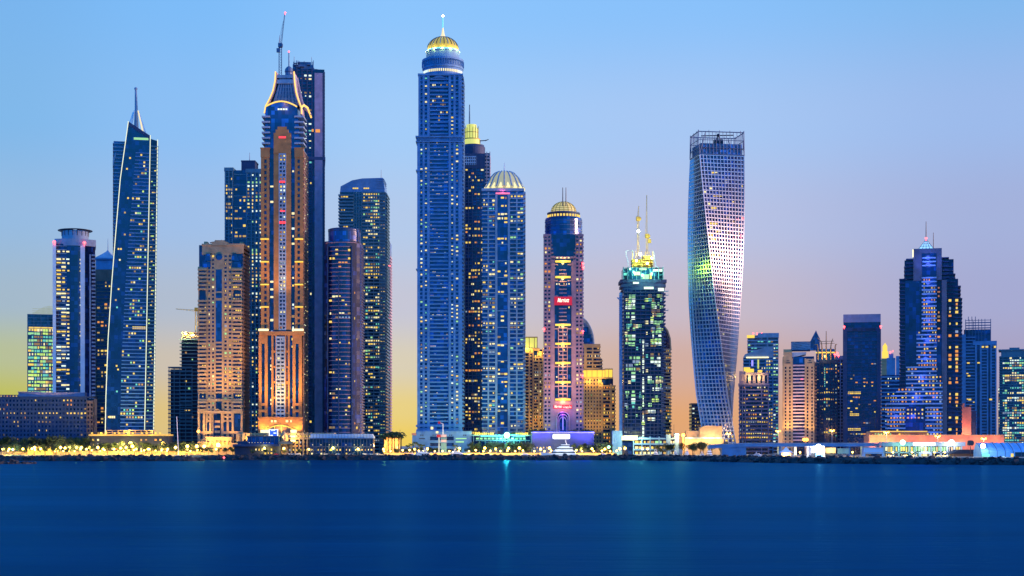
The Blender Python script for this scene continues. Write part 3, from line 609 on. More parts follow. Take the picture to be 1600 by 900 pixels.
def crane(name, label, mx, top, base, Y, jib, counter, m='steel_blue', d=0, hw=1.2, base_z=None, glow=None):
    t = Tower(name, label, mx, Y, 'crane', base=Zp(base, Y)); z0, z1 = 0, t.z(top)
    g = MB()
    for sx_, sy_ in ((-1, -1), (1, -1), (1, 1), (-1, 1)): g.tube((sx_*hw, sy_*hw, z0), (sx_*hw, sy_*hw, z1), .22, .22, 4)
    k = 0; z = z0
    while z < z1-2: g.tube((-hw, -hw, z), (hw, -hw, z+2.4), .14, .14, 4); g.tube((hw, -hw, z+2.4), (-hw, -hw, z+2.4), .14, .14, 4); g.tube((-hw, hw, z+2.4), (-hw, -hw, z), .14, .14, 4); g.tube((hw, hw, z), (hw, -hw, z+2.4), .14, .14, 4); z += 2.4
    t.add('mast', g, glow or m)
    g = MB(); g.box(-1.8, 1.8, -2.2, 2.2, z1, z1+3.6); g.box(1.2, 2.6, -3.2, -1.2, z1+.4, z1+2.6); t.add('cab', g, m)
    def truss(pts, w):
        g = MB(); a = Vector((t.x(pts[0][0]), 0, t.z(pts[0][1]))); b = Vector((t.x(pts[1][0]), 0, t.z(pts[1][1]))); n = max(3, int((b-a).length/3)); u = (b-a).normalized(); v = Vector((-u.z, 0, u.x))*w
        o = Vector((0, w*.7, 0))
        g.tube(a+v, b+v*.3, .2, .16, 4); g.tube(a-v*.3+o, b+o*.4, .2, .16, 4); g.tube(a-v*.3-o, b-o*.4, .2, .16, 4)
        for i in range(n):
            p = a.lerp(b, i/n); q = a.lerp(b, (i+1)/n); g.tube(p+v*(1-.6*i/n), q-v*.25, .12, .12, 4); g.tube(q-v*.25, q+v*(1-.6*(i+1)/n), .12, .12, 4)
        return g
    t.add('jib', truss(jib, 1.1), m)
    if counter:
        g = truss(counter, .8); x, y = counter[1]; g.box(t.x(x)-1.6, t.x(x)+1.6, -1.2, 1.2, t.z(y)-2.2, t.z(y)+1.4); t.add('counterweight', g, m)
    return t
t = crane('tower_crane', 'tall luffing crane rising behind the flared gold-lined crown', 438, 74, 118, 1478, ((439, 72), (445.5, 20)), ((438, 72), (435, 78)), 'steel_blue'); t.beacon(445.5, 20, 0, .8)
g = MB(); g.tube((t.x(436), 0, t.z(70)), (t.x(437.5), 0, t.z(55)), .5, .3); g.tube((t.x(437.5), 0, t.z(55)), (t.x(444), 0, t.z(28)), .12); t.add('a_frame', g, 'steel_blue'); t.done()
crane('tower_crane', 'small yellow crane with a level jib behind the beige arched tower', 307, 486, 530, 1730, ((308, 485), (275, 482.5)), ((307, 485), (316, 486)), 'steel_yellow').done()

# -- round-topped blue tower with pink balconies
t = Tower('apartment_tower', 'round-topped deep blue tower with pink balcony bands', 535, 1440)
g = t.mb(); g.prism(t.arc(505.5, 561, 7, 32), 0, t.z(376)); t.add('curtain_wall', g, 'glass_navy')
g = MB(); g.lathe(t.x(535), 17, [(25.5*t.s, t.z(377)), (25.5*t.s, t.z(356.5)), (24*t.s, t.z(354.5)), (19*t.s, t.z(353.5))], 40); dr = t.add('drum', g, 'glass_blue')
g = MB(); 
for z, th in ((376.5, 1.4), (358, 1), (355.5, 1)): g.lathe(t.x(535), 17, [(25.9*t.s, t.z(z+th)), (25.9*t.s, t.z(z))], 40)
t.add('drum_band', g, 'stone_slate', dr)
for i in range(49):
    y = 378+i*6.6
    if y > 694: break
    g = t.mb(); a, b = (508, 557) if i == 0 else ((513, 548) if i % 4 else (512, 549))
    x0, x1 = t.x(a), t.x(b); m_ = 12; xc = t.x(533.5); R_ = t.x(561)-t.x(533.5)
    f_ = [(x0+(x1-x0)*k/m_, 7*((x0+(x1-x0)*k/m_-xc)/R_)**2) for k in range(m_+1)]
    g.prism([(x, y_-1.0) for x, y_ in f_]+[(x, y_+.1) for x, y_ in f_[::-1]], t.z(y+1.15), t.z(y)); t.add('balcony', g, 'stone_rose')
g = t.mb(); g.bx(528.6, 530, 430, t.gb, -1.25, .6); g.bx(511.3, 512.6, 384, t.gb, .2, 6); g.bx(548.6, 550, 384, t.gb, .4, 6); t.add('mullion', g, 'stone_slate')
g = t.mb(); g.slabs(559, 564.5, 384, 706, 4.4, 1.9, 8, 33); g.bx(560, 562.5, 378, t.gb, 8.5, 32); t.add('side_balcony_stack', g, 'stone_mauve')
t.lit(514, 548, 380.5, 694, 7, 6.6, .075, -.15, 'yyyoc', (.85, .45), .3, .45); t.lit(551, 559, 380, 694, 2, 6.6, .03, 3.6, 'oy', (.6, .5)); t.done()

# -- teal banded tower with sloped roof
t = Tower('apartment_tower', 'teal banded tower with a sloping roof and a mast, behind the round-topped blue tower', 566, 1580)
g = t.mb(); g.bx(531, 603, 300, t.gb, 0, 34); t.add('curtain_wall', g, 'glass_teal')
g = t.mb(); g.poly([(531, 301), (601, 301), (601, 295), (598, 277.5), (566, 278.5), (550, 281.5), (532, 291)], .8, 33); g.slabs(588, 600, 279, 296, 3.4, 1, .2, 33.5); g.tube((t.x(558), 10, t.z(280.5)), (t.x(567), 10, t.z(278.8)), .5); t.add('roof', g, 'stone_blue')
g = t.mb(); g.slabs(528.8, 552, 304, 706, 5.2, 2.4, -2.0, 30); g.slabs(566, 602, 300, 706, 5.2, 2.3, -1.4, 3); g.slabs(594, 605, 302, 706, 5.2, 2.3, -.6, 35); g.piers([553, 557, 561, 565], 1.1, 300, 712, -.8, .2); g.slabs(553, 565, 302, 706, 5.2, .9, -.6, .2); g.piers([575, 584, 593], 1.0, 300, 712, -1.2, .2); t.add('facade', g, 'stone_teal')
t.panes([(551+i*3, 553.6+i*3, 293, 295) for i in range(3)]+[(568+i*3, 570.5+i*3, 293, 295) for i in range(3)], 'y', .7)
t.mast(594, 262, 279, .35, .15, 12)
t.lit(532, 552, 304, 560, 5, 5.2, .07, -.1, 'yys', (.8, .5)); t.lit(567, 594, 300, 700, 7, 5.2, .17, -.1, 'yycgct', (.85, .45), .45, .4); t.lit(594, 602, 302, 700, 2, 5.2, .2, -.1, 'ysg', (.7, .45), .45); t.done()
t = Tower('apartment_tower', 'thin tower sliver with dotted white balconies and red beacons right of the teal banded tower', 607, 1720)
t.core(596, 609, 378, 26, 'glass_blue')
g = t.mb(); g.slabs(596, 610, 400, 706, 4.8, 2, -.8, 27); t.add('facade', g, 'stone_pink'); t.beacon(608, 416, -1.5, 1.1); t.beacon(606, 494, -1.5, 1.1); t.beacon(606, 575, -1.5, 1.1); t.done()

# -- the tallest tower
t = Tower('skyscraper', 'tallest blue skyscraper with a lit golden dome and needle finial', 688, 1450, 'skyscraper')
g = t.mb(); g.bx(652, 723, 213, t.gb, 0, 34); g.bx(655, 722, 116, 213, .6, 33); t.add('curtain_wall', g, 'glass_blue')
SG = 'stone_blue'
g = t.mb()
for y0, y1, off in ((118, 214, 1.8), (222, 672, 0)):
    for (a, b) in ((652+off, 656.3+off*.4), (660.4, 663.6), (667.6, 671.4), (701, 704.6), (708.6, 712), (716.4, 722-off*.4)): g.bx(a, b, y0, y1, -1.6, .4)
    g.slabs(652+off, 671, y0+1, y1, 6.1, 2.4, -.9, .2); g.slabs(701, 722-off, y0+1, y1, 6.1, 2.4, -.9, .2)
g.bx(649.5, 724, 213, 215.5, -3, 36); g.bx(651, 723, 215.5, 221, -1.6, 35); g.bx(649.8, 723.8, 220.5, 222.5, -2.4, 36)
for k in range(11): g.bx(653+k*1.8, 654+k*1.8, 215, 221, -2.4, -1); g.bx(702+k*1.9, 703+k*1.9, 215, 221, -2.4, -1)
g.bx(650, 724, 265.5, 267.5, -2.2, 36); g.bx(650, 724, 420, 421.5, -2.0, 35.6)
g.bx(653, 723.5, 115.5, 118.5, -2, 35); g.bx(650.5, 723, 671, 674, -2.6, 35.5); g.bx(650, 724, 664, 667, -2.6, 35.5)
t.add('facade', g, SG)
g = t.mb(); g.slabs(672, 700.5, 123, 212, 6.1, 2.1, -1.2, .8); g.slabs(671.6, 700.6, 224, 664, 6.1, 2.1, -1.0, .8); g.poly([(676, 122), (686.5, 117.6), (697, 122)][::-1], -1.5, .5); t.add('centre_band', g, SG)
g = t.mb(); g.slabs(718, 724.6, 120, 668, 6.1, 2.6, -.6, 34.6); t.add('side_balcony_stack', g, 'stone_blue')
g = MB(); c = (t.x(690.8), 17); s_ = t.s
g.lathe(*c, [(31.5*s_, t.z(116)), (31.5*s_, t.z(104)), (32.6*s_, t.z(103)), (32.6*s_, t.z(100.5)), (30.8*s_, t.z(100)), (30.8*s_, t.z(93)), (33*s_, t.z(91)), (33*s_, t.z(88)), (26.4*s_, t.z(87.6)), (26.4*s_, t.z(77)), (26.9*s_, t.z(76)), (26.9*s_, t.z(74.5))], 48); dr = t.add('drum', g, SG)
g = MB()
for k in range(56):
    a = 2*math.pi*k/56; g.tube((c[0]+32.9*s_*math.cos(a), c[1]+32.9*s_*math.sin(a), t.z(99.5)), (c[0]+32.9*s_*math.cos(a), c[1]+32.9*s_*math.sin(a), t.z(91)), .4, .4, 4)
t.add('colonnade', g, SG, dr)
for k in range(24):
    a = R(200+k*6.2); w_ = MB(); p_ = Vector((c[0]+31.7*s_*math.cos(a), c[1]+31.7*s_*math.sin(a), 0)); tn = Vector((-math.sin(a), math.cos(a), 0))*.55; nn = Vector((math.cos(a), math.sin(a), 0))*.15
    w_.hexa([p_-tn-nn+Vector((0, 0, t.z(111))), p_+tn-nn+Vector((0, 0, t.z(111))), p_+tn+nn+Vector((0, 0, t.z(111))), p_-tn+nn+Vector((0, 0, t.z(111)))]+[q_+Vector((0, 0, t.z(107))) for q_ in (p_-tn-nn, p_+tn-nn, p_+tn+nn, p_-tn+nn)])
    t.add('drum_window', w_, 'lit_cream' if 4 < k < 20 else 'lit_white', dr)
dome = [(25.4*math.cos(q), 74.5-24*math.sin(q)**.92) for q in [math.pi/2*i/10 for i in range(10)]]
g = MB(); g.lathe(*c, [(max(.3, r_)*s_, t.z(z_)) for r_, z_ in dome]+[(1.6*s_, t.z(50.2))], 32); dm = t.add('dome', g, 'dome_gold', smooth=True)
for k in range(7): a = R(180+k*30); t.point(690.8+29*math.cos(a), 73.5, 17+29*s_*math.sin(a), 1700, (1, .8, .12), .5)
for k in range(24):
    a = 2*math.pi*(k+.5)/24; g = MB(); g.path([(c[0]+(max(.3, r_)*s_+.15)*math.cos(a), c[1]+(max(.3, r_)*s_+.15)*math.sin(a), t.z(z_)) for r_, z_ in dome[2:]], .42, 5); t.add('rib', g, 'stone_teal' if k % 2 else 'steel_dark', dm)
g = MB(); g.lathe(*c, [(25.9*s_, t.z(75)), (25.9*s_, t.z(72.6)), (25.2*s_, t.z(72.4))], 40); t.add('lit_ring', g, 'glow_aqua', dm)
g = MB(); g.lathe(*c, [(5*s_, t.z(51.5)), (2.4*s_, t.z(46)), (1.2*s_, t.z(38)), (1*s_, t.z(36))], 10); fn = t.add('finial', g, 'lit_warmwall', dm)
g = MB(); g.tube((c[0], c[1], t.z(36.5)), (c[0], c[1], t.z(17)), .8*s_, .6*s_); t.add('needle', g, 'glow_aqua', dm)
g = MB(); g.ball((c[0], c[1], t.z(17)), .9, 8, 6); t.add('finial_lamp', g, 'lamp_white', dm)
t.lit(656.5, 660.5, 224, 664, 1, 6.1, .3, -.3, 'ccgyw', (.8, .5), .42); t.lit(663.6, 667.6, 118, 664, 1, 6.1, .3, -.3, 'ccgyt', (.8, .5), .42); t.lit(704.6, 708.6, 118, 664, 1, 6.1, .3, -.3, 'ccgyw', (.8, .5), .42); t.lit(712, 716.4, 224, 664, 1, 6.1, .26, -.3, 'ccgy', (.8, .5), .42)
t.lit(672, 700, 123, 664, 9, 6.1, .07, -.1, 'ccys', (.7, .42), .42, .3); t.lit(717, 721, 118, 664, 1, 6.1, .12, -.3, 'yc', (.8, .45)); t.done()

# -- tower with a glowing lantern
t = Tower('skyscraper', 'dark blue tower with a glowing yellow lantern top, tucked behind the tallest tower', 744, 1620, 'skyscraper')
g = t.mb(); g.bx(722, 758, 240, t.gb, 0, 34); t.add('curtain_wall', g, 'glass_navy')
g = MB(); c = (t.x(739), 17); s_ = t.s
g.lathe(*c, [(18.6*s_, t.z(241)), (18.6*s_, t.z(226)), (17*s_, t.z(224)), (17*s_, t.z(222.5))], 32); t.add('drum', g, 'stone_slate')
g = MB(); c2 = (t.x(736), 17); g.lathe(*c2, [(14*s_, t.z(223)), (13.6*s_, t.z(213)), (10.6*s_, t.z(211.5)), (10.6*s_, t.z(197)), (8.4*s_, t.z(195)), (8*s_, t.z(190))], 24); ln = t.add('lantern', g, 'glow_lime')
g = MB()
for k in range(14):
    a = 2*math.pi*k/14; ca, sa = math.cos(a), math.sin(a); g.tube((c2[0]+10.8*s_*ca, c2[1]+10.8*s_*sa, t.z(222)), (c2[0]+10.8*s_*ca, c2[1]+10.8*s_*sa, t.z(192+3*(k % 2))), .4, .4, 4)
g.lathe(*c2, [(13.9*s_, t.z(214)), (13.9*s_, t.z(212.4))], 24); g.lathe(*c2, [(10.9*s_, t.z(203)), (10.9*s_, t.z(202))], 24); t.add('lantern_frame', g, 'steel_yellow', ln)
t.mast(733, 158, 195, .9, .5, 17, 'stone_teal')
g = t.mb(); g.slabs(722, 757, 262, 706, 5.4, 1.2, -.5, .2); g.piers([727, 732, 738, 744, 750, 756.5], 1.0, 240, 712, -.7, .2); g.bx(722, 758, 240, 262, -.6, .1); t.add('facade', g, 'stone_slate')
g = t.mb(); g.bx(757, 765, 238, t.gb, 4, 30); t.add('side_wing', g, 'glass_deep'); g = t.mb(); g.slabs(756.5, 766, 240, 706, 5.4, 2.6, 3, 31); g.piers([760.5, 765.4], 1.1, 236, 712, 2.6, 6); t.add('side_balcony_stack', g, 'stone_pink')
g = t.mb(); g.punch(726, 744, 244, 258, 6, 4.6, .6, .6, -1.2, -.5); t.add('grille', g, 'stone_grey')
g = MB(); g.tube((t.x(749), 4, t.z(219)), (t.x(758), 4, t.z(218.4)), .45); g.tube((t.x(758), 4, t.z(218.6)), (t.x(763.5), 4, t.z(216.6)), .6, .3); g.tube((t.x(750), 4, t.z(223)), (t.x(750), 4, t.z(218)), .5); t.add('window_cleaning_arm', g, 'steel_dark')
t.lit(726, 756, 262, 700, 6, 5.4, .13, -.1, 'yyyoc', (.8, .5)); t.done()

# -- glass-domed tower
t = Tower('apartment_tower', 'blue tower crowned by a faceted glass dome, right of the tallest tower', 787, 1470)
g = t.mb(); g.bx(753.5, 818, 298, t.gb, 0, 34); t.add('curtain_wall', g, 'glass_blue')
g = t.mb(); g.slabs(753, 774, 303, 690, 6.4, 1.7, -1.3, .2); g.slabs(796, 818.6, 303, 690, 6.4, 1.7, -1.3, .2); g.slabs(777, 793, 381, 690, 26, 1.2, -.4, .2); g.piers([763, 807.5], 2.4, 300, 700, -.9, .2); g.bx(752.5, 819, 294.5, 298.5, -1.5, 35); g.slabs(817, 821.2, 300, 692, 6.4, 3, -.8, 34.8); t.add('facade', g, 'stone_grey')
for a in (773.8, 793.4): g = t.mb(); g.bx(a, a+3.4, 303, t.gb, -1.9, .2); t.add('pier', g, 'stone_grey')
g = t.mb(); g.bx(818.2, 820.4, 300, t.gb, 1, 34); t.add('side_wall', g, 'stone_pink')
g = t.mb(); g.bx(774.5, 796.5, 301.5, 303.6, -2.3, -.4); t.add('red_light', g, 'glow_pink'); t.point(785, 300, -3.5, 900, (1, .1, .25))
c = (t.x(788), 17); s_ = t.s; pf = [(30, 294.5), (31.5, 290), (29, 287), (22.5, 274), (16, 267), (10, 264), (3, 262.5)]
g = MB(); g.lathe(*c, [(r_*s_, t.z(z_)) for r_, z_ in pf], 16); dm = t.add('dome', g, 'dome_pale')
for k in range(16):
    a = 2*math.pi*k/16; g = MB(); g.path([(c[0]+(r_*s_+.2)*math.cos(a), c[1]+(r_*s_+.2)*math.sin(a), t.z(z_)) for r_, z_ in pf[1:-1]], .7, 5); t.add('rib', g, 'stone_grey', dm)
for k in range(16):
    a = 2*math.pi*(k+.5)/16; g = MB(); g.tube((c[0]+30*s_*math.cos(a), c[1]+30*s_*math.sin(a), t.z(293)), (c[0]+27.6*s_*math.cos(a), c[1]+27.6*s_*math.sin(a), t.z(284)), 2.3, .4, 5); t.add('scallop', g, 'lit_cream', dm)
g = MB(); g.lathe(*c, [(2.4*s_, t.z(263)), (1*s_, t.z(261)), (.5*s_, t.z(251)), (.15*s_, t.z(249))], 8); t.add('spire', g, 'paint_white', dm)
t.lit(754, 773.5, 303, 690, 4, 6.4, .15, -.1, 'yycct', (.85, .42), .4, .4); t.lit(777, 793, 305, 690, 3, 6.4, .13, -.1, 'yyyc', (.9, .45), .4, .45); t.lit(797, 818, 303, 690, 4, 6.4, .15, -.1, 'yyccg', (.85, .42), .4, .4); t.done()
# -- small amber tower with a lit lantern box
t = Tower('apartment_tower', 'narrow amber-lit tower with a glowing square lantern, left of the pink arched tower', 834, 1660)
t.core(815, 850, 546, 26, 'glass_deep')
g = t.mb(); g.bx(819.5, 839.5, 527, 545, 2, 20); ln = t.add('lantern', g, 'glow_lime'); g = t.mb(); g.piers([820, 827, 835, 839.5], .9, 526.5, 545, 1.4, 3); g.bx(819, 840, 526, 527.5, 1.2, 21); t.add('lantern_frame', g, 'stone_brown', ln)
g = t.mb(); g.piers([820, 827, 833, 842, 848.5], 2.2, 544, 712, -1.2, .2); g.slabs(815, 831, 546, 706, 5.0, 1.6, -.7, .2); g.slabs(832, 851, 558, 706, 5.0, 2.2, -1.5, 26.5); g.bx(816, 841, 543.5, 548, -1.4, 20); g.bx(840, 848, 549, 560, -1.2, 20); t.add('facade', g, 'stone_sand')
t.lit(816, 850, 548, 700, 9, 5, .34, -.1, 'ysoyc', (.6, .5)); t.panes([(820, 826, 546, 551), (829, 833, 545, 551), (842, 846, 549, 555)], 'y', -1.6); t.point(824, 545, -4, 5000, AMBER); t.point(842, 553, -4, 4000, AMBER); t.flood(834, 690, -30, 834, 620, 60000, AMBER, 80)
t.done()

# -- pink arched hotel tower
t = Tower('hotel_tower', 'pink hotel tower with gold light bars, red sign, lit dome and arched portal', 880, 1440)
g = t.mb(); g.bx(850, 909, 366, t.gb, 0, 32); t.add('curtain_wall', g, 'glass_navy')
g = MB(); c = (t.x(881.5), 18); s_ = t.s; g.lathe(*c, [(29.5*s_, t.z(470)), (29.5*s_, t.z(340)), (28.6*s_, t.z(337.5)), (25*s_, t.z(337))], 40); gc = t.add('glass_cylinder', g, 'glass_blue')
g = MB()
for y in range(343, 470, 7): g.lathe(*c, [(29.8*s_, t.z(y+.8)), (29.8*s_, t.z(y))], 40)
t.add('floor_ring', g, 'steel_blue', gc)
g = MB(); g.lathe(*c, [(24.5*s_, t.z(337.4)), (24.5*s_, t.z(331)), (26*s_, t.z(330.5)), (26*s_, t.z(328.6)), (20.5*s_, t.z(328))], 40); dr = t.add('drum', g, 'stone_slate')
for k in range(15):
    a = R(190+k*11.5); p_ = Vector((c[0]+24.7*s_*math.cos(a), c[1]+24.7*s_*math.sin(a), 0)); w_ = MB(); w_.box(p_.x-.9, p_.x+.9, p_.y-.25, p_.y+.25, t.z(336), t.z(332.4)); t.add('drum_window', w_, 'lit_yellow', dr)
g = MB(); g.lathe(*c, [(20*s_*math.cos(q), t.z(328.5-18*math.sin(q))) for q in [math.pi/2*i/8 for i in range(8)]]+[(.5, t.z(310.5))], 28); dm = t.add('dome', g, 'dome_cream', smooth=True)
g = MB()
for k in range(18):
    a = 2*math.pi*(k+.5)/18; g.path([(c[0]+(20*s_*math.cos(q)+.25)*math.cos(a), c[1]+(20*s_*math.cos(q)+.25)*math.sin(a), t.z(328.5-18*math.sin(q))) for q in [math.pi/2*i/8 for i in range(8)]], .3, 4)
for i in (1, 2, 3, 4, 5, 6): q = math.pi/2*i/8; g.lathe(*c, [(20*s_*math.cos(q)+.3, t.z(328.5-18*math.sin(q)+.7)), (20*s_*math.cos(q)+.3, t.z(328.5-18*math.sin(q)))], 28)
t.add('lattice', g, 'steel_yellow', dm)
for x in (879.3, 884.3): t.mast(x, 293, 322, .5, .3, 0, 'steel_dark')
PK = 'stone_rose'; g = t.mb()
g.punch(849.5, 861, 366, 716, 2, 6, .62, .55, -1.3, .3); g.punch(899, 910.5, 366, 716, 2, 6, .62, .55, -1.3, .3)
g.bx(849, 857, 366, 370, -1.5, 8); g.bx(903, 911, 366, 370, -1.5, 8)
for k in range(8): y = 376+k*6; g.bx(860, 862+k*.9, y, y+2.2, -1.7, .2); g.bx(900-k*.9, 900, y, y+2.2, -1.7, .2)
g.bx(860.5, 866.5, 408, 716, -1.4, .3); g.bx(893, 899.5, 408, 716, -1.4, .3); g.bx(860.5, 899.5, 401, 404, -1.2, .2)
for y in (414, 439, 463, 476, 514, 543, 573, 604): g.bx(866, 872, y-1.2, y+.6, -1.3, .2); g.bx(887, 893, y-1.2, y+.6, -1.3, .2)
y = 421
while y < 622:
    if not 462 < y < 480: g.bx(873.5, 885.5, y, y+1.6, -.9, .2)
    y += 6.05
g.bx(866, 893, 627, 645, -1.35, .3); g.bx(866, 870, 645, 690, -1.35, .3); g.bx(889, 893, 645, 690, -1.35, .3)
for k in range(10):
    a = math.pi*k/10; b = math.pi*(k+1)/10; g.poly([(879.5-9.6*math.cos(a), 652-9*math.sin(a)), (879.5-9.6*math.cos(b), 652-9*math.sin(b)), (879.5-9.6*math.cos(b), 643), (879.5-9.6*math.cos(a), 643)], -1.4, .2)
t.add('facade', g, PK)
g = t.mb(); g.piers([872.6, 879.5, 886.4], 1.1, 512, 622, -.85, .2); t.add('centre_mullion', g, PK)
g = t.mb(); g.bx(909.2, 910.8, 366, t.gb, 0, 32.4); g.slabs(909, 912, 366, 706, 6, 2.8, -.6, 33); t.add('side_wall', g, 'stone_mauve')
rows = (409, 433.5, 508, 537.5, 567.5, 597.5, 624.5)
t.bars('light_bar', [(867.5, 891.5, y-1.7, y+1.3, -2.4, -1.3) for y in rows], 'glow_gold')
for y in rows: t.point(879.5, y+1, -4.2, 4200, (1, .6, .15), 1.2)
g = t.mb(); g.bx(866, 893.5, 464, 477, -2.2, -1.2); sg = t.add('sign', g, 'sign_red')
def text(T, body, px, py, hpx, wpx, d, m, parent, shear=0):
    cu = bpy.data.curves.new('sign_text', 'FONT'); cu.body = body; cu.align_x = 'CENTER'; cu.align_y = 'CENTER'; cu.size = 1; cu.extrude = .02; cu.shear = shear; cu.offset = .012
    o = bpy.data.objects.new('sign_text', cu); COL.objects.link(o); bpy.context.view_layer.update()
    dm = o.dimensions; sc_ = (wpx*T.s/max(.01, dm.x), hpx*T.s/max(.01, dm.y), 1)
    me = bpy.data.meshes.new_from_object(o); bpy.data.objects.remove(o); me.name = 'lettering'; me.materials.clear(); me.materials.append(MATS[m])
    o = bpy.data.objects.new('lettering', me); COL.objects.link(o); o.parent = parent or T.root
    o.location = (T.x(px), d, T.z(py)); o.rotation_euler = (R(90), 0, 0); o.scale = sc_; return o
text(t, 'Marriott', 879.7, 469.6, 6.4, 18, -2.4, 'sign_letter', sg, .3)
g = t.mb(); g.bx(864.5, 893.8, 633, 638.6, -2.0, -1.3); sg = t.add('sign', g, 'sign_red', label='long low red sign above the arch')
text(t, 'Marriott', 871.6, 635.4, 4.4, 11.5, -2.2, 'sign_red_letter', sg, .3); text(t, '\uFE95\uFEEE\uFEF3\uFEAD\uFE8E\uFEE3', 886, 635.6, 4.4, 13, -2.2, 'sign_red_letter', sg)
t.point(879.5, 634, -6, 3600, (1, .12, .16), 3)
g = t.mb(); aw = [(870, 690), (870, 652)]+[(879.5-9.5*math.cos(math.pi*k/12), 652-8.8*math.sin(math.pi*k/12)) for k in range(1, 12)]+[(889, 652), (889, 690)]
g.poly(aw[::-1], .4, 2); pt = t.add('portal', g, 'glass_navy')
g = MB()
for f, d in ((1, -1.9), (.8, -1.2), (.6, -.4)): g.path([(t.x(879.5+(x-879.5)*f), d, t.z(690+(y-690)*(.55+.45*f))) for x, y in aw], .5, 5)
t.add('portal_arch', g, 'stone_mauve', pt); g = t.mb(); g.bx(879, 880.2, 651, 672, -.6, -.2); t.add('portal_light', g, 'neon_violet', pt); t.point(879.5, 648, -4, 1500, (.6, .1, 1), 1)
for x, y in ((910.5, 412), (911, 418), (850, 514.5), (910.5, 518), (910, 587)): t.beacon(x, y, -2, 1.0)
t.lit(850, 861, 372, 700, 2, 6, .15, -.3, 'ysoc', (.6, .5), .47); t.lit(899.5, 910, 372, 700, 2, 6, .17, -.3, 'ysoc', (.6, .5), .47); t.lit(868, 891, 440, 620, 6, 6.05, .10, -.3, 'ysc', (.5, .4), .45)
t.litside(911, 2, 30, 420, 690, 3, 12, .5, 'yo', (.2, .2)); t.panes([(869, 872, 402, 404), (875, 878, 402, 404), (881, 884, 402, 404), (887, 890, 402, 404)], 'c', -1.4)
t.flood(880, 668, -46, 880, 520, 120000, (1, .46, .28), 70); t.flood(880, 668, -50, 880, 410, 70000, (1, .5, .4), 60)
g = t.mb()
t.done()

# -- curved-fin tower
t = Tower('apartment_tower', 'tan tower topped by curving fins, peeping out right of the pink hotel tower', 922, 1700)
t.core(900, 937, 541, 26, 'glass_deep'); g = t.mb(); g.bx(935, 941, 560, t.gb, 4, 26); t.add('side_wing', g, 'glass_deep')
g = t.mb(); g.piers([902, 913.5, 915.5, 926], 2.0, 538, 712, -1.2, .2); g.slabs(900, 938.5, 541, 706, 5.6, 2.3, -.8, 26.5); g.slabs(934, 942, 562, 706, 5.6, 2.3, 3, 27); g.bx(899, 938, 537.5, 541.5, -1, 26.6); t.add('facade', g, 'stone_sand')
for k in range(7):
    d = 1+k*3.5; top = 495+k*1.2; w = 24-k*1.6; g = MB()
    pp = [(904+w*math.sin(q)+k*.6, top+(538-top)*(1-math.cos(q))) for q in [math.pi/2*i/9 for i in range(10)]]
    g.path([(t.x(x), d, t.z(y)) for x, y in pp], .75, 5); t.add('fin', g, 'stone_grey')
g = t.mb(); g.bx(903, 928, 522, 541, 4, 22); g.bx(903, 920, 510, 522, 8, 20); t.add('roof_block', g, 'glass_blue')
t.lit(914, 937, 541, 700, 5, 5.6, .14, -.1, 'ysc', (.6, .5)); t.flood(920, 600, -30, 910, 545, 50000, AMBER, 80); t.done()

# -- gold-crowned block
t = Tower('apartment_tower', 'squat tan tower whose rooftop band blazes gold, between the hotel and the construction tower', 936, 1560)
t.core(908, 958, 590, 28, 'glass_deep')
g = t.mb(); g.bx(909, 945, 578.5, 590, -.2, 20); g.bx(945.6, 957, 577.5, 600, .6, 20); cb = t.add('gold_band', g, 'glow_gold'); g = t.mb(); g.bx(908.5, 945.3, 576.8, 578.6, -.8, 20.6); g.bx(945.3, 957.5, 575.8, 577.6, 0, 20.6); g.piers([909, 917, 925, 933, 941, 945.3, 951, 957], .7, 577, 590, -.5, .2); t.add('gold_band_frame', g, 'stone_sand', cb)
g = t.mb(); g.punch(908, 940, 590, 714, 7, 5.6, .42, .55, -.8, .02); g.slabs(939, 962, 602, 706, 5.6, 2.2, -1.6, 27); g.bx(939, 942, 598, 716, -1.9, .3); g.bx(953, 956, 600, 716, -1.9, .3); g.bx(908, 958, 589.5, 592, -1.2, 28.5); t.add('facade', g, 'stone_sand')
g = t.mb(); g.bx(955, 961, 602, t.gb, 2, 26); t.add('side_wing', g, 'glass_deep')
t.lit(908, 940, 592, 700, 7, 5.6, .13, -.2, 'ysg', (.45, .5), .45); t.lit(942, 960, 602, 700, 4, 5.6, .3, -.2, 'yso', (.6, .5)); t.point(920, 596, -5, 4000, AMBER); t.point(938, 596, -5, 4000, AMBER); t.flood(930, 690, -26, 930, 630, 42000, AMBER, 80); t.done()

# -- construction tower lit green
t = Tower('construction_tower', 'dark tower under construction, lit green inside and under floodlit masts', 1005, 1450)
g = t.mb(); g.bx(974.5, 1036, 452, t.gb, 1.5, 30); t.add('core_wall', g, 'glass_deep')
g = t.mb(); g.slabs(973, 1037.5, 456, 708, 5.85, 1.3, -1.2, 31); g.piers([975, 980.5, 986, 993, 1001, 1009, 1016, 1022, 1028, 1034], .8, 452, 712, -.9, .2); g.slabs(1033, 1040, 458, 706, 5.85, 2.4, -.6, 28); t.add('frame', g, 'stone_slate')
g = t.mb(); g.bx(968, 972.6, 457, t.gb, 1, 5); g.slabs(967.6, 973, 460, 706, 3, .7, .6, 5.4); g.tube((t.x(968), 2, t.z(467)), (t.x(964.5), 2, t.z(464.5)), .9, .5); t.add('hoist', g, 'stone_blue')
g = t.mb(); a = t.arc(970, 1042, 4, 30); g.prism(t.arc(974, 1038, 4, 28), t.z(452), t.z(437)); g.prism([(x, y) for x, y in t.arc(970, 1042, 4, 32, .2)], t.z(441), t.z(436)); g.prism(t.arc(971, 1041, 4, 31), t.z(448), t.z(443.5)); g.prism(t.arc(972.5, 1039, 4, 30), t.z(453), t.z(451)); t.add('collar', g, 'stone_slate')
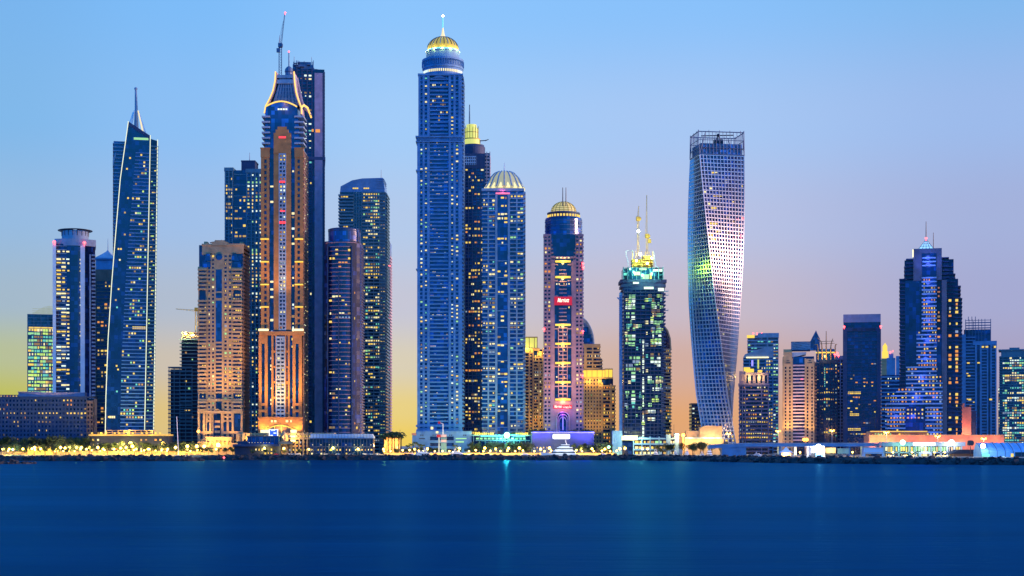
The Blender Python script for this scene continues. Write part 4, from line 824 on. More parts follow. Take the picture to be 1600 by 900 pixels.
g = t.mb(); g.prism(t.arc(974, 1036, 4, 27), t.z(437), t.z(419)); sc_ = t.add('glass_screen', g, 'glass_teal')
g = t.mb(); g.slabs(973.6, 1036.6, 417.5, 436, 5.4, .8, 3, 5); g.piers([974+i*6.9 for i in range(10)], .7, 417, 437, -.6, 4); t.add('screen_frame', g, 'stone_teal', sc_)
for (x0, x1, y0, y1, c_) in ((984, 996, 420, 424, 'w'), (991, 1000, 425, 430, 'c'), (1004, 1014, 429, 436, 'g'), (1020, 1028, 421, 424, 'w'), (1015, 1018, 427, 436, 'y'), (975, 980, 426, 430, 't'), (999, 1010, 419, 422, 'g'), (1028, 1035, 420, 424, 'w')): t.panes([(x0, x1, y0, y1)], c_, -.6 if 985 < x0 < 1025 else 2)
t.panes([(989, 998, 440.8, 443.6), (1006, 1021, 448.3, 451.8), (1028, 1037, 450, 455)], 'w', -1)
def cl(x0, x1, y0, y1, n, pr, cs): t.lit(x0, x1, y0, y1, n, 5.85, pr, -.3, cs, (1, .85), .2, .1)
cl(977, 993, 459.5, 484, 3, .82, 'wgc'); cl(977, 993, 487, 500, 2, .8, 'wg'); cl(979, 993, 499, 520, 3, .6, 'gwt'); cl(977, 993, 522, 540, 3, .8, 'wgc'); cl(1018, 1024, 465, 500, 1, .98, 'wgc'); cl(1018, 1034, 510, 540, 3, .4, 'gw'); cl(1026, 1036, 459.5, 520, 2, .5, 'gtg'); cl(1016, 1032, 545, 575, 3, .45, 'gw'); cl(977, 1000, 556, 580, 4, .4, 'wg'); cl(986, 993, 580, 640, 1, .7, 'wgt'); cl(977, 983, 610, 640, 1, .6, 'wg'); cl(1012, 1036, 575, 660, 4, .2, 'glwc'); cl(976, 1034, 459, 690, 11, .05, 'tglcg'); cl(1016, 1036, 459, 545, 4, .3, 'glw'); cl(1003.5, 1006.5, 530, 690, 1, .8, 'w'); cl(993, 1018, 459, 690, 5, .03, 'tc')
g = t.mb(); g.bx(990, 1006, 404, 419, 6, 20); g.bx(1006, 1020, 398, 419, 8, 22); g.slabs(988, 1022, 404, 418, 4.5, .7, 4, 24); g.piers([989, 994, 1003, 1009, 1015, 1021], .7, 392, 419, 4.5, 6); t.add('climbing_frame', g, 'steel_yellow')
for x, y in ((997, 362), (1000, 398), (994, 408), (1011, 412), (984, 421), (1018, 404)):
    g = MB(); g.ball((t.x(x), -3, t.z(y)), 1.2 if y in (362, 398) else .8, 8, 6); t.add('work_lamp', g, 'lamp_white' if y != 421 else 'lamp_green')
t.point(997, 362, -6, 16000, (1, .95, .5)); t.point(1000, 396, -7, 16000, (.95, 1, .4)); t.point(1013, 400, -7, 16000, (.9, 1, .35)); t.point(986, 424, -7, 9000, (.3, 1, .7)); t.point(1025, 426, -7, 9000, (.3, 1, .7)); t.point(1004, 428, -9, 9000, (.4, 1, .6)); t.point(1064, 412, 14, 22000, (.4, 1, .05), 3)
g = MB(); g.path([(t.x(983), 2, t.z(418)), (t.x(978), 2, t.z(392)), (t.x(989), 2, t.z(391)), (t.x(991), 2, t.z(402))], .35, 4); g.path([(t.x(1026), 2, t.z(418)), (t.x(1023), 2, t.z(404)), (t.x(1021.5), 2, t.z(391))], .35, 4); t.add('davit', g, 'stone_grey')
for y in (454, 460, 484): g = t.mb(); g.bx(1038, 1045, y, y+1, 4, 6); g.piers([1039, 1044.5], .4, y-2, y+1, 4, 5); t.add('loading_deck', g, 'stone_grey')
t.done()
crane('tower_crane', 'short floodlit yellow crane mast on the tower under construction', 997, 345, 404, 1462, ((997, 345), (998.3, 322)), None, 'steel_yellow', hw=.75).done()
t = crane('tower_crane', 'taller steep-jibbed crane mast on the tower under construction', 1011, 372, 398, 1466, ((1010.5, 372), (1010.8, 305)), ((1011, 371), (1014.5, 376)), 'steel_yellow', hw=.75); t.done()

# -- curved-topped tan tower behind it
t = Tower('apartment_tower', 'tan balcony tower with a rounded shoulder behind the tower under construction', 1040, 1700)
g = t.mb(); g.poly([(1028, 716), (1048, 716), (1048, 545), (1047, 530), (1043, 517), (1036, 509), (1028, 506)], 0, 24); t.add('curtain_wall', g, 'glass_deep')
g = t.mb(); g.slabs(1028, 1049.3, 545, 706, 5.2, 2, -1, 25); g.poly([(1047, 545), (1049, 545), (1048, 529), (1044, 516), (1037, 507.5), (1028, 504.5), (1028, 506.5), (1036, 509.5), (1042.5, 517.5), (1046, 530)], -1, 25); t.add('facade', g, 'stone_sand')
t.lit(1040, 1048, 545, 700, 3, 5.2, .4, -.1, 'yso', (.6, .5)); t.done()
t = Tower('office_block', 'small dark block beside the foot of the twisted tower', 1089, 1680, 'office block')
t.core(1080.5, 1100, 631, 20, 'glass_deep'); g = t.mb(); g.slabs(1080, 1100.5, 630, 706, 5.4, 2, -.6, 20.5); g.bx(1096.5, 1100.6, 628, 716, -.8, 21); t.add('facade', g, 'stone_brown'); t.panes([(1082, 1085, 637, 639.5), (1082, 1085, 645, 647)], 'w', -.2); t.lit(1081, 1096, 650, 700, 4, 5.4, .15, -.1, 'yo', (.5, .5)); t.done()

# -- twisted tower
t = Tower('twisted_tower', 'pale gridded tower twisting a quarter turn from its foot to its open crown', 1124, 1460)
s_ = t.s; NF = 76; ztop = t.z(240); LA, LB = 36.5*s_, 24.5*s_
CXY = (0, 24)
def cxo(f): return t.x(interp([(1125.5, 0), (1122, .5), (1122.5, .8), (1128, 1)], f))
def rect(f, gx=0):
    th = R(11+80*f); ca, sa = math.cos(th), math.sin(th); cx_ = cxo(f)
    return [Vector((cx_+ca*x-sa*y, CXY[1]+sa*x+ca*y)) for x, y in ((-LA-gx, -LB-gx), (LA+gx, -LB-gx), (LA+gx, LB+gx), (-LA-gx, LB+gx))]
lev = [(1-k/NF) for k in range(NF+1)]                       # f = 1 at the foot, 0 at the roof
zz = lambda f: ztop*(1-f)
g = MB(); n0 = 0
for f in lev:
    g.v += [(p.x, p.y, zz(f)) for p in rect(f, -.9)]
for k in range(NF):
    for i in range(4): j = (i+1) % 4; g.face(4*k+i, 4*k+j, 4*k+4+j, 4*k+4+i)
g.face(4*NF, 4*NF+1, 4*NF+2, 4*NF+3); t.add('curtain_wall', g, 'glass_blue')
g = MB()
NB = (13, 9, 13, 9)
for k in range(NF+1):
    f = lev[k]; r0 = rect(f, 0); r1 = rect(f, .12); z0 = zz(f)-.42; z1 = zz(f)+.42
    g.hexa([(p.x, p.y, z0) for p in r1]+[(p.x, p.y, z1) for p in r1])
    if k < NF:
        a = rect(lev[k], .3); b = rect(lev[k+1], .3); ai = rect(lev[k], -1); bi = rect(lev[k+1], -1)
        for e in (0, 1, 3):
            for i in range(NB[e]+1):
                q0 = i/NB[e]; hw = .28/ (2*LA if e in (0, 2) else 2*LB) * (2.6 if i in (0, NB[e]) else 1)
                l, h = max(0, q0-hw), min(1, q0+hw); j = (e+1) % 4
                pa = [a[e].lerp(a[j], l), a[e].lerp(a[j], h), ai[e].lerp(ai[j], h), ai[e].lerp(ai[j], l)]; pb = [b[e].lerp(b[j], l), b[e].lerp(b[j], h), bi[e].lerp(bi[j], h), bi[e].lerp(bi[j], l)]
                g.hexa([(p.x, p.y, zz(lev[k])) for p in pa]+[(p.x, p.y, zz(lev[k+1])) for p in pb])
t.add('cladding_grid', g, 'cladding_silver')
lit_ = []
rg = random.Random(5)
for (e, fa, fb, n) in ((0, .05, .35, 20), (0, .35, .8, 26), (3, .1, .55, 16), (3, .55, .97, 26), (3, .62, .70, 12), (3, .84, .92, 16), (0, .2, .3, 12), (3, .97, 1.0, 8), (3, .70, .92, 14)):
    for _ in range(n):
        k = NF-int(NF*rg.uniform(fa, fb))-1; i = rg.randrange(NB[e]); lit_.append((e, max(0, min(NF-1, k)), i))
        if rg.random() < .5 and i+1 < NB[e]: lit_.append((e, max(0, min(NF-1, k)), i+1))
for e, k, i in sorted(set(lit_))[:100]:
    a = rect(lev[k], -.78); b = rect(lev[k+1], -.78); j = (e+1) % 4; q0, q1 = (i+.14)/NB[e], (i+.86)/NB[e]; u, v = .3, .78; g = MB()
    def pp(q, w): p = a[e].lerp(a[j], q).lerp(b[e].lerp(b[j], q), w); return (p.x, p.y, zz(lev[k])*(1-w)+zz(lev[k+1])*w)
    c0 = [pp(q0, u), pp(q1, u), pp(q1, v), pp(q0, v)]; g.v = c0; g.face(0, 1, 2, 3); t.add('window', g, rg.choice(['lit_yellow', 'lit_cream', 'lit_yellow_soft', 'lit_yellow']))
# open crown
g = MB(); zc = [ztop+.8, t.z(228), t.z(216), t.z(203)]
for li, z in enumerate(zc):
    r_ = rect(-.012*li, .2)
    for i in range(4): g.tube((r_[i].x, r_[i].y, z), (r_[(i+1) % 4].x, r_[(i+1) % 4].y, z), .5 if li in (0, 3) else .32, n=5)
r0, r3 = rect(0, .2), rect(-.036, .2)
for e in range(4):
    j = (e+1) % 4; nb = (13, 8, 13, 8)[e]
    for i in range(nb+1): a_, b_ = r0[e].lerp(r0[j], i/nb), r3[e].lerp(r3[j], i/nb); g.tube((a_.x, a_.y, zc[0]), (b_.x, b_.y, zc[3]+(1.5 if i % 3 == 0 else 0)), .42 if i in (0, nb) else .26, n=5)
    g.tube((r0[e].x, r0[e].y, zc[0]), (r3[e].lerp(r3[j], .16).x, r3[e].lerp(r3[j], .16).y, zc[3]), .4, n=5)
cr = t.add('crown', g, 'steel_blue')
g = MB(); m0 = [CXY and Vector((cxo(0), CXY[1]))+(p-Vector((cxo(0), CXY[1])))*.93 for p in rect(0)]
g.prism([(p.x, p.y) for p in m0], ztop+.8, t.z(221)); t.add('plant_screen', g, 'glass_roof', cr)
g = MB(); xq = t.x(1126); g.box(xq-4, xq+4, 14, 22, t.z(221), t.z(213)); g.tube((xq-3, 16, t.z(220)), (xq, 16, t.z(205)), .6); g.tube((xq+3, 16, t.z(220)), (xq, 16, t.z(205)), .6); g.ball((xq, 16, t.z(206)), 1.6); g.tube((xq-16, 16, t.z(207)), (xq+14, 16, t.z(206)), .5); t.add('maintenance_crane', g, 'steel_dark', cr)
t.beacon(1161.5, 365, 16, .9); t.beacon(1164, 337, 16, .6)
t.flood(1132, 694, -22, 1132, 640, 22000, (1, .72, .45), 90); t.done()

# ---------------------------------------------------------------- right-hand cluster
t = Tower('office_tower', 'pale teal glass slab with red lamps on its roof, right behind the twisted tower', 1191, 1800, face=1)
t.core(1168, 1216, 524, 26, 'glass_teal'); g = t.mb(); g.slabs(1167.6, 1216.4, 526, 706, 5.2, 1.6, -.5, 26.5); g.bx(1184, 1217, 520.5, 527, -.7, 26.6); g.piers([1198.5, 1199.8, 1216], .8, 522, 712, -.9, .2); t.add('facade', g, 'stone_grey')
g = t.mb(); g.bx(1167, 1179, 523.5, 528, -1.1, -.5); t.add('lit_cornice', g, 'glow_gold')
for x in (1177, 1183, 1190): t.beacon(x, 520.5, 1, .7)
t.lit(1200, 1216, 530, 700, 4, 5.2, .3, -.1, 'wggt', (.9, .5), .4, .4); t.lit(1168, 1198, 530, 560, 6, 5.2, .15, -.1, 'tgw', (.8, .5)); t.done()
t = Tower('apartment_tower', 'dark tower with a sweeping curved roof crest, behind the gold-lit ziggurat', 1184, 1640, face=1)
t.core(1161.5, 1208, 558, 26, 'glass_navy')
g = t.mb(); g.poly([(1161, 559), (1208.5, 559), (1208.5, 541), (1200, 542), (1188, 545), (1175, 549.5), (1164, 553.5)], -.4, 26.4); t.add('roof_crest', g, 'stone_grey')
g = t.mb(); g.slabs(1161, 1208.6, 561, 706, 5.4, 2, -.8, 26.6); g.piers([1171, 1181.5, 1196, 1207.6], 1.3, 558, 712, -1.2, .2); t.add('facade', g, 'stone_blue')
for i in range(13): g = t.mb(); x = 1164+i*3; y = interp([(1164, 552.6), (1175, 548.6), (1188, 544)], 0) if False else 0
g = t.mb(); g.bx(1166, 1201, 557.6, 559.6, -1.5, -.5); t.add('lit_cornice', g, 'glow_cream'); g = t.mb(); g.bx(1174, 1177, 563, 572, -1.5, -.9); t.add('violet_light', g, 'neon_violet')
g = t.mb(); g.bx(1183.5, 1186, 562, 576, -1.4, -.9); t.add('lime_light', g, 'glow_lime'); t.lit(1189, 1208, 561, 700, 5, 5.4, .2, -.1, 'yscg', (.6, .5)); t.done()
t = Tower('apartment_tower', 'stepped brown tower with gold-lit upper storeys at the foot of the twisted tower', 1178, 1530, face=1)
t.core(1155, 1201, 583, 26, 'glass_deep')
g = t.mb(); g.punch(1164, 1200.5, 582, 600, 5, 17, .42, .75, -1.2, .02); g.bx(1155, 1165, 580, 600, -.9, .1); g.slabs(1156, 1165, 584, 600, 4.5, 2, -1.1, .2); g.slabs(1161, 1199, 602, 706, 6, 2.4, -1.5, .3); g.piers([1155.6, 1160, 1164.5, 1190, 1200.4], 1.6, 600, 714, -1.8, .3); g.slabs(1154, 1161, 602, 706, 6, 2, -.9, 26.5); g.slabs(1190, 1202, 602, 706, 6, 2, -1, 26.5); g.bx(1153.5, 1202, 599, 602, -2, 27); t.add('facade', g, 'stone_mauve')
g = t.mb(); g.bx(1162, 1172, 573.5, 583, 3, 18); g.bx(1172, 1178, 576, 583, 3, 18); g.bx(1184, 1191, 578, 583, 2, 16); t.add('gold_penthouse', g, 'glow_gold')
t.lit(1155, 1200, 601, 700, 13, 6, .3, -.2, 'yysoco', (.7, .48), .43, .3); t.point(1170, 590, -4, 4000, AMBER); t.point(1187, 590, -4, 4000, AMBER); t.done()
# beige pair with grey logos
t = Tower('hotel_tower', 'floodlit beige twin-shafted hotel with striped centre and two small dark emblems', 1249, 1440, face=1)
g = t.mb(); g.bx(1223.5, 1272, 557, t.gb, 0, 26); t.add('curtain_wall', g, 'glass_deep')
g = t.mb()
for a, b in ((1224, 1237.6), (1258.3, 1272.3)):
    g.bx(a, b, 561 if a > 1240 else 550, 571, -1.6, 26.2)
    g.punch(a, b, 571, 716, 2, 5.3, .36, .62, -1.5, .02)
g.bx(1224, 1237, 545, 551, 6, 22); g.bx(1236.6, 1238.8, 560, 716, -1.7, .1); g.bx(1257.4, 1259.6, 560, 716, -1.7, .1); g.bx(1222.6, 1224.2, 558, 716, -.4, 26.4)
t.add('facade', g, 'stone_sand')
t.bars('balcony', [(1238.9, 1257.3, 570+i*5.3, 572.2+i*5.3, -1.2, .1) for i in range(24)], 'stone_pink')
g = t.mb(); g.bx(1239, 1258, 557.6, 569.5, -.4, .1); t.add('top_glass', g, 'glass_blue')
g = t.mb(); g.slabs(1271.8, 1276, 572, 706, 5.3, 2.6, .4, 27); g.bx(1272.2, 1274, 565, 716, 1, 26.6); t.add('side_balcony_stack', g, 'stone_brown')
g = t.mb(); g.poly([(1229, 552), (1231, 550.6), (1260, 550.4), (1259, 554), (1246, 556.5), (1238, 558)], -1, 18); t.add('canopy_roof', g, 'stone_grey')
g = t.mb(); g.bx(1236, 1266, 533, 547, 6, 22); sc_ = t.add('roof_screen', g, 'stone_slate'); g = t.mb()
for k in range(16): g.tube((t.x(1236+k*2), 5.8, t.z(546)), (t.x(min(1266, 1239+k*2)), 5.8, t.z(534)), .25, n=4); g.tube((t.x(1239+k*1.8), 5.8, t.z(546)), (t.x(1236+k*1.8), 5.8, t.z(534)), .25, n=4)
t.add('screen_lattice', g, 'stone_grey', sc_)
for x in (1231.2, 1265.2):
    g = t.mb(); g.poly([(x-1.6, 563), (x-2, 564.4), (x+2, 564.4), (x+1.6, 563), (x+.7, 563.6), (x, 562.8), (x-.7, 563.6)][::-1], -1.9, -1.5); g.bx(x-3.8, x+3.8, 566.4, 567.8, -1.85, -1.5); t.add('emblem', g, 'stone_dark')
g = t.mb(); g.bx(1251, 1255, 591.5, 593.5, -1.4, -1.1); t.add('pink_light', g, 'glow_pink')
for x in (1229, 1240, 1256, 1268): t.flood(x, 690, -9, x, 620, 40000, AMBER, 60, td=-1)
t.flood(1248, 690, -40, 1248, 590, 150000, (1, .5, .2), 60)
g = MB()
for x in (1256.5, 1260.5): g.ball((t.x(x), -6, t.z(687)), 1.5); 
t.add('floodlamp', g, 'lamp_orange'); t.done()

t = Tower('apartment_tower', 'dark tower with a thorny gothic crown of curved spikes beside the beige hotel', 1290, 1560, face=1)
t.core(1273, 1309, 567, 28, 'glass_navy')
g = t.mb(); g.piers([1275, 1281, 1286.5, 1297, 1303, 1308.5], 1.6, 566, 712, -1.3, .3); g.slabs(1273, 1287, 570, 706, 5.2, 1.8, -.9, .2); g.slabs(1296, 1310, 580, 706, 5.2, 1.6, -.9, 28.4); g.bx(1280, 1310, 563, 568, -1.4, 28.5); t.add('facade', g, 'stone_slate')
g = t.mb(); g.bx(1275, 1306, 545, 566, 3, 22); cr = t.add('crown', g, 'glass_blue')
g = t.mb(); g.poly([(1263, 546), (1281, 546), (1281, 528), (1277, 520), (1275, 515), (1270, 524), (1265, 534)], 8, 20); t.add('sail_roof', g, 'glass_roof', cr)
g = t.mb(); g.bx(1274.5, 1306.5, 549.6, 551.6, 2, 3.2); t.add('lit_cornice', g, 'glow_gold', cr)
for x, tip, sgn in ((1278, (1272.5, 538), -1), (1284.5, (1277, 527.5), -1), (1291, (1291, 517), 0), (1298, (1301.5, 529), 1), (1305, (1308, 538.5), 1)):
    g = MB(); z = lambda y: t.z(y)
    pp_ = [(x, 562), (x, 545), (x+sgn*.6, 538), (x+sgn*1.8, (tip[1]+538)/2), tip]
    for (a, b), (c_, d_), r_ in zip(pp_, pp_[1:], (.75, .7, .6, .45)): g.tube((t.x(a), 1.4, z(b)), (t.x(c_), 1.4, z(d_)), r_, r_*.8, 5)
    t.add('spike', g, 'stone_sand', cr)
g = MB(); 
for y, a, b in ((533.5, 1279, 1303), (537, 1280, 1304)): g.tube((t.x(a), 1.6, t.z(y)), (t.x(b), 1.6, t.z(y-.6)), .35, n=4)
t.add('crown_rail', g, 'stone_sand', cr); t.point(1289, 556, -4, 3500, AMBER); t.beacon(1304.5, 554, -1, 1); t.beacon(1308, 552, 1, 1)
t.lit(1276, 1308, 568, 700, 9, 5.2, .18, -.2, 'ysoyct', (.6, .5)); t.panes([(1288, 1289.2, 574+i*3.5, 576+i*3.5) for i in range(9)], 't', -.3); t.done()
t = Tower('apartment_tower', 'slim mauve-piered tower between the gothic crown and the dark office slab', 1311, 1620, face=1)
t.core(1303, 1322, 560, 24, 'glass_deep'); g = t.mb(); g.piers([1304, 1308.5, 1313, 1318, 1321], 1.5, 557, 712, -1, .2); g.bx(1302.5, 1322, 556, 562, -1.2, 24); g.slabs(1303, 1322, 566, 706, 5.2, 1.2, -.6, .2); t.add('facade', g, 'stone_mauve'); t.beacon(1310, 556, -1, 1); t.lit(1304, 1320, 566, 700, 4, 5.2, .06, -.1, 'yo', (.5, .5)); t.done()

t = Tower('office_tower', 'flat-topped dark navy office slab with thin pale floor lines', 1346, 1470, face=1)
t.core(1318, 1376, 503, 30, 'glass_navy')
g = t.mb(); g.bx(1317.5, 1376, 491, 503.5, -.6, 30.6); t.add('plant_screen', g, 'stone_mauve')
g = t.mb(); g.bx(1317, 1323.4, 512, t.gb, -1.4, .3); g.bx(1370, 1376.4, 512, t.gb, -1.4, .3); g.bx(1317, 1376.4, 512, 517.6, -1.3, .3); g.slabs(1323, 1370, 521, 706, 5.75, .9, -.7, .2); g.piers([1334.7, 1346.6, 1358.4], .6, 517, 706, -.6, .2); g.slabs(1317.2, 1318.4, 521, 706, 5.75, .9, 0, 30.5); t.add('facade', g, 'stone_slate')
g = t.mb(); g.bx(1332, 1339, 513.3, 516.6, -1.6, -1.3); g.bx(1352, 1368, 513.3, 516.6, -1.6, -1.3); g.bx(1345.5, 1347.5, 514, 516.5, -1.6, -1.3); t.add('vent', g, 'stone_dark')
t.beacon(1319, 510.5, -1.6, .9); t.beacon(1376, 510.5, -1.6, .9)
t.lit(1324, 1369, 565, 690, 11, 5.75, .09, -.1, 'yoys', (.85, .5), .35, .5); t.panes([(1325+i*2.9, 1327.5+i*2.9, 612, 615.6) for i in range(7)]+[(1325+i*2.9, 1327.3+i*2.9, 669, 672.6) for i in range(7)], 'y', -.1); t.panes([(1328+i*2.9, 1330.5+i*2.9, 646, 649.6) for i in range(5)], 'y', -.1); t.done()

t = Tower('hotel_tower', 'far gold-lit tower tip glowing in the gap right of the dark office slab', 1384, 2000, face=1)
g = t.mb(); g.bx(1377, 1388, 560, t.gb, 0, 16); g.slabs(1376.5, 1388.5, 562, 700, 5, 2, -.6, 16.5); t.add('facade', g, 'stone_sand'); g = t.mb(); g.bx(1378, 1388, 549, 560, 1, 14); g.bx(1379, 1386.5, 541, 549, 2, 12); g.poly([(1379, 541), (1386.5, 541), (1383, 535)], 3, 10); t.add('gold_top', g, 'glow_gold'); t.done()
t = Tower('apartment_tower', 'dim blue turreted tower with red roof lamp in the gap right of the office slab', 1393, 1800, face=1)
t.core(1377, 1412, 586, 20, 'glass_navy'); g = t.mb(); g.slabs(1376.5, 1412.5, 588, 706, 6, 2, -.8, 20.4); g.bx(1385.5, 1399, 559, 588, 2, 18); g.bx(1389, 1396, 552, 559, 5, 14); g.bx(1400, 1406, 556, 588, 4, 18); t.add('facade', g, 'stone_blue'); t.beacon(1391, 550, 2, .9); t.beacon(1395, 548, 2, .6); t.lit(1378, 1410, 588, 700, 8, 6, .15, -.2, 'ysw', (.5, .4)); t.done()

# -- stepped blue-lit hotel
t = Tower('hotel_tower', 'stepped navy hotel with blue-lit terraces cascading down its left side', 1448, 1440, face=1)
g = t.mb(); g.bx(1406, 1497, 436, t.gb, 4, 34); g.bx(1413, 1490, 405, 436, 5, 33); g.bx(1416, 1481, 402, 405, 6, 32); g.bx(1490, 1502.5, 466, t.gb, 6, 30); t.add('curtain_wall', g, 'glass_deep')
g = t.mb(); g.poly([(1427, 388), (1471.5, 388), (1471.5, 436), (1479, 436), (1479, t.gb), (1466, t.gb), (1466, 396), (1461, 396), (1461, 388.2)][::-1] if False else [(1427, 388), (1471.5, 388), (1471.5, 438), (1427, 438)], 1.0, 30); ft = t.add('front_slab', g, 'stone_taupe')
g = t.mb(); g.bx(1414, 1441, 438, t.gb, 2.2, 20); t.add('blue_wall', g, 'glass_navy')
g = t.mb(); g.bx(1471.5, 1479.4, 438, t.gb, .2, 12); t.add('pier', g, 'stone_taupe')
g = t.mb()
for x0, x1, y0, y1 in ((1416, 1427, 403, 436), (1413, 1427, 415, 436), (1405.5, 1416, 434, 690), (1471, 1482, 402, 436), (1471, 1488.6, 416, 520), (1478, 1492, 428, 690), (1478, 1500.5, 447, 700)):
    y = y0
    while y < y1: g.bx(x0-.8, x1+.8, y, y+1.6, 2.4, 31); y += 6.1
g.slabs(1496, 1503.6, 466, 706, 6.1, 1.8, 5, 31); t.add('facade', g, 'stone_slate')
terr = []
LT = [(1440, 432), (1440, 515), (1432, 521), (1432, 566), (1415, 578), (1408, 612), (1400, 616), (1383, 630), (1383, 692)]
y = 401.5
for y_ in (402, 408, 414): terr.append((1441, 1462, y_, y_+2.0, -1.0, 2))
y = 433
while y < 688:
    a = 1440 if y < 518 else 1432 if y < 570 else 1415.5 if y < 607 else 1400 if y < 617 else 1392 if y < 625 else 1383
    b = 1463.5 if y < 592 else 1473
    if y > 636:
        terr.append((a, 1414.5, y, y+2.1, -2.6-(y-600)*.02, 3)); terr.append((1446, b, y, y+2.1, -2.6, 3))
    else: terr.append((a, b, y, y+2.1, -1.2-(max(0, y-518))*.012, 3))
    y += 6.35
t.bars('terrace', terr, 'stone_grey')
g = t.mb()
for (x0, x1, y0, y1) in ((1432, 1472, 520, t.gb), (1415.5, 1472, 570, t.gb), (1383.5, 1472.5, 626, t.gb)): g.bx(x0+1, x1-1, y0+2, y1, .2 if x0 > 1430 else -.6 if x0 > 1410 else -1.2, 24)
t.add('terrace_wall', g, 'glass_navy')
g = t.mb(); g.bx(1440.5, 1463, 396, 520, .6, 6); t.add('bay', g, 'glass_navy')
y = 405
for y_ in (401, 412, 440, 470, 500, 530, 560, 590, 620, 650, 680):
    x_ = interp([(1450, 400), (1450, 520), (1445, 570), (1432, 620), (1420, 690)], y_); t.point(x_, y_, -7, 2800, (.10, .16, 1), 2)
    if y_ > 600: t.point(1400, y_, -8, 1800, (.10, .18, 1), 2); t.point(1460, y_, -8, 1800, (.10, .18, 1), 2)
t.flood(1450, 430, -18, 1450, 390, 20000, (.1, .16, 1), 100)
def hl(x0, x1, y0, y1, n, p, d, cs='ysoyo'): t.lit(x0, x1, y0, y1, n, 6.35, p, d, cs, (.55, .42), .42, .2)
hl(1442, 1462, 433, 520, 5, .5, .5); hl(1434, 1464, 515.6, 575, 7, .3, .1); hl(1417, 1472, 572.8, 606, 10, .36, -.7); hl(1402, 1472, 604.5, 636, 13, .45, -1.3); hl(1385, 1414, 636.2, 690, 6, .55, -1.3); hl(1447, 1472, 636.2, 690, 5, .5, -1.3); hl(1416, 1444, 636.2, 660, 5, .45, -1.3); t.lit(1463.5, 1470, 440, 690, 1, 6.35, .42, .1, 'po', (.6, .45)); t.lit(1479, 1500, 454, 700, 2, 6.1, .42, 2, 'yooy', (.42, .6), .3)
c = (t.x(1447), 12); g = MB(); s_ = t.s; g.v = [(c[0]-11*s_, 4, t.z(387.5)), (c[0]+11*s_, 4, t.z(387.5)), (c[0]+11*s_, 20, t.z(387.5)), (c[0]-11*s_, 20, t.z(387.5)), (c[0], 12, t.z(371))]
for q in ((0, 1, 4), (1, 2, 4), (2, 3, 4), (3, 0, 4)): g.face(*q)
py_ = t.add('glass_pyramid', g, 'glow_ice'); g = MB()
for k in range(5): f = k/4; g.tube((c[0]-11*s_+22*s_*f, 3.8, t.z(387.5)), (c[0], 12, t.z(371)), .3, .2, 4)
for k in (1, 2, 3): f = 1-k/4; g.tube((c[0]-11*s_*f, 12-8*f-.2, t.z(387.5-16.5*(1-f))), (c[0]+11*s_*f, 12-8*f-.2, t.z(387.5-16.5*(1-f))), .25, n=4)
t.add('pyramid_frame', g, 'steel_blue', py_)
t.mast(1447, 343, 371, .5, .25, 12, 'steel_dark'); t.mast(1458.5, 362, 388, .4, .25, 8, 'steel_dark'); t.beacon(1447, 370, 10, .9)
g = t.mb(); g.bx(1425.6, 1427.4, 389, 401, .4, 1.6); t.add('edge_light', g, 'glow_cream')
t.done()
t = Tower('apartment_block', 'salmon-lit blank wall block stepping down beside the stepped navy hotel', 1505, 1455, 'apartment block', face=1)
g = t.mb(); g.poly([(1492, 716), (1492, 625), (1499, 625), (1499, 630), (1507, 630), (1507, 636), (1517.5, 636), (1517.5, 716)][::-1], 0, 22); t.add('wall', g, 'stucco_salmon')
g = t.mb(); g.bx(1518, 1525, 642, t.gb, 2, 22); g.slabs(1516.8, 1526, 642, 706, 4.6, 1.4, 1, 23); t.add('side_wing', g, 'stone_slate'); t.flood(1506, 690, -12, 1505, 655, 42000, (1, .38, .2), 110); t.done()

t = Tower('apartment_tower', 'blue-grey tower with an open frame on its roof at the right', 1532, 1540, face=1)
t.core(1504, 1557, 536, 30, 'glass_navy')
g = t.mb(); g.bx(1501.5, 1509, 522, t.gb, -.6, 28); g.piers([1525, 1532.5], 3, 534, 712, -1.4, .3); g.piers([1543, 1548.5, 1556], 2.2, 534, 712, -1.4, .3); g.slabs(1509, 1524, 526, 706, 5, 1.6, -.7, .2); g.slabs(1534, 1543, 540, 706, 4.8, 1.8, -.9, .2); g.slabs(1549, 1555, 540, 706, 4.8, 1.5, -.6, .2); g.bx(1520, 1557.5, 533, 539, -1.5, 30.5); t.add('facade', g, 'stone_blue')
g = t.mb(); g.bx(1506, 1548, 514, 536, 6, 26); g.bx(1521, 1548.5, 516, 521, 4, 6); t.add('roof_block', g, 'glass_blue')
g = t.mb(); g.piers([1508.6, 1514, 1519, 1524, 1529, 1534, 1539, 1548], .9, 498, 534, 3, 4); g.slabs(1508, 1548.6, 499.5, 514, 4.2, .8, 3.2, 3.8); g.slabs(1508, 1548.6, 500.5, 514, 4.2, .8, 24, 25); g.piers([1508.6, 1521, 1534, 1548], .9, 499, 534, 24, 25); g.piers([1513, 1518.5, 1524], 1.0, 494, 500, 3, 4); t.add('roof_frame', g, 'steel_blue')
t.lit(1509, 1524, 560, 700, 3, 5, .05, -.1, 'yo', (.6, .5)); t.panes([(1534, 1537.5, 541, 543.5), (1540, 1544, 541, 543.5), (1553, 1556, 541, 544), (1527, 1531, 566, 568), (1511, 1515, 566, 568), (1512, 1516, 586, 588), (1513, 1517.5, 623, 625.6), (1546, 1550, 623, 625.6)], 'y', -1.6); t.done()
t = Tower('office_tower', 'slim grey tower with white-lit floors between the framed tower and the edge', 1567, 1620, face=1)
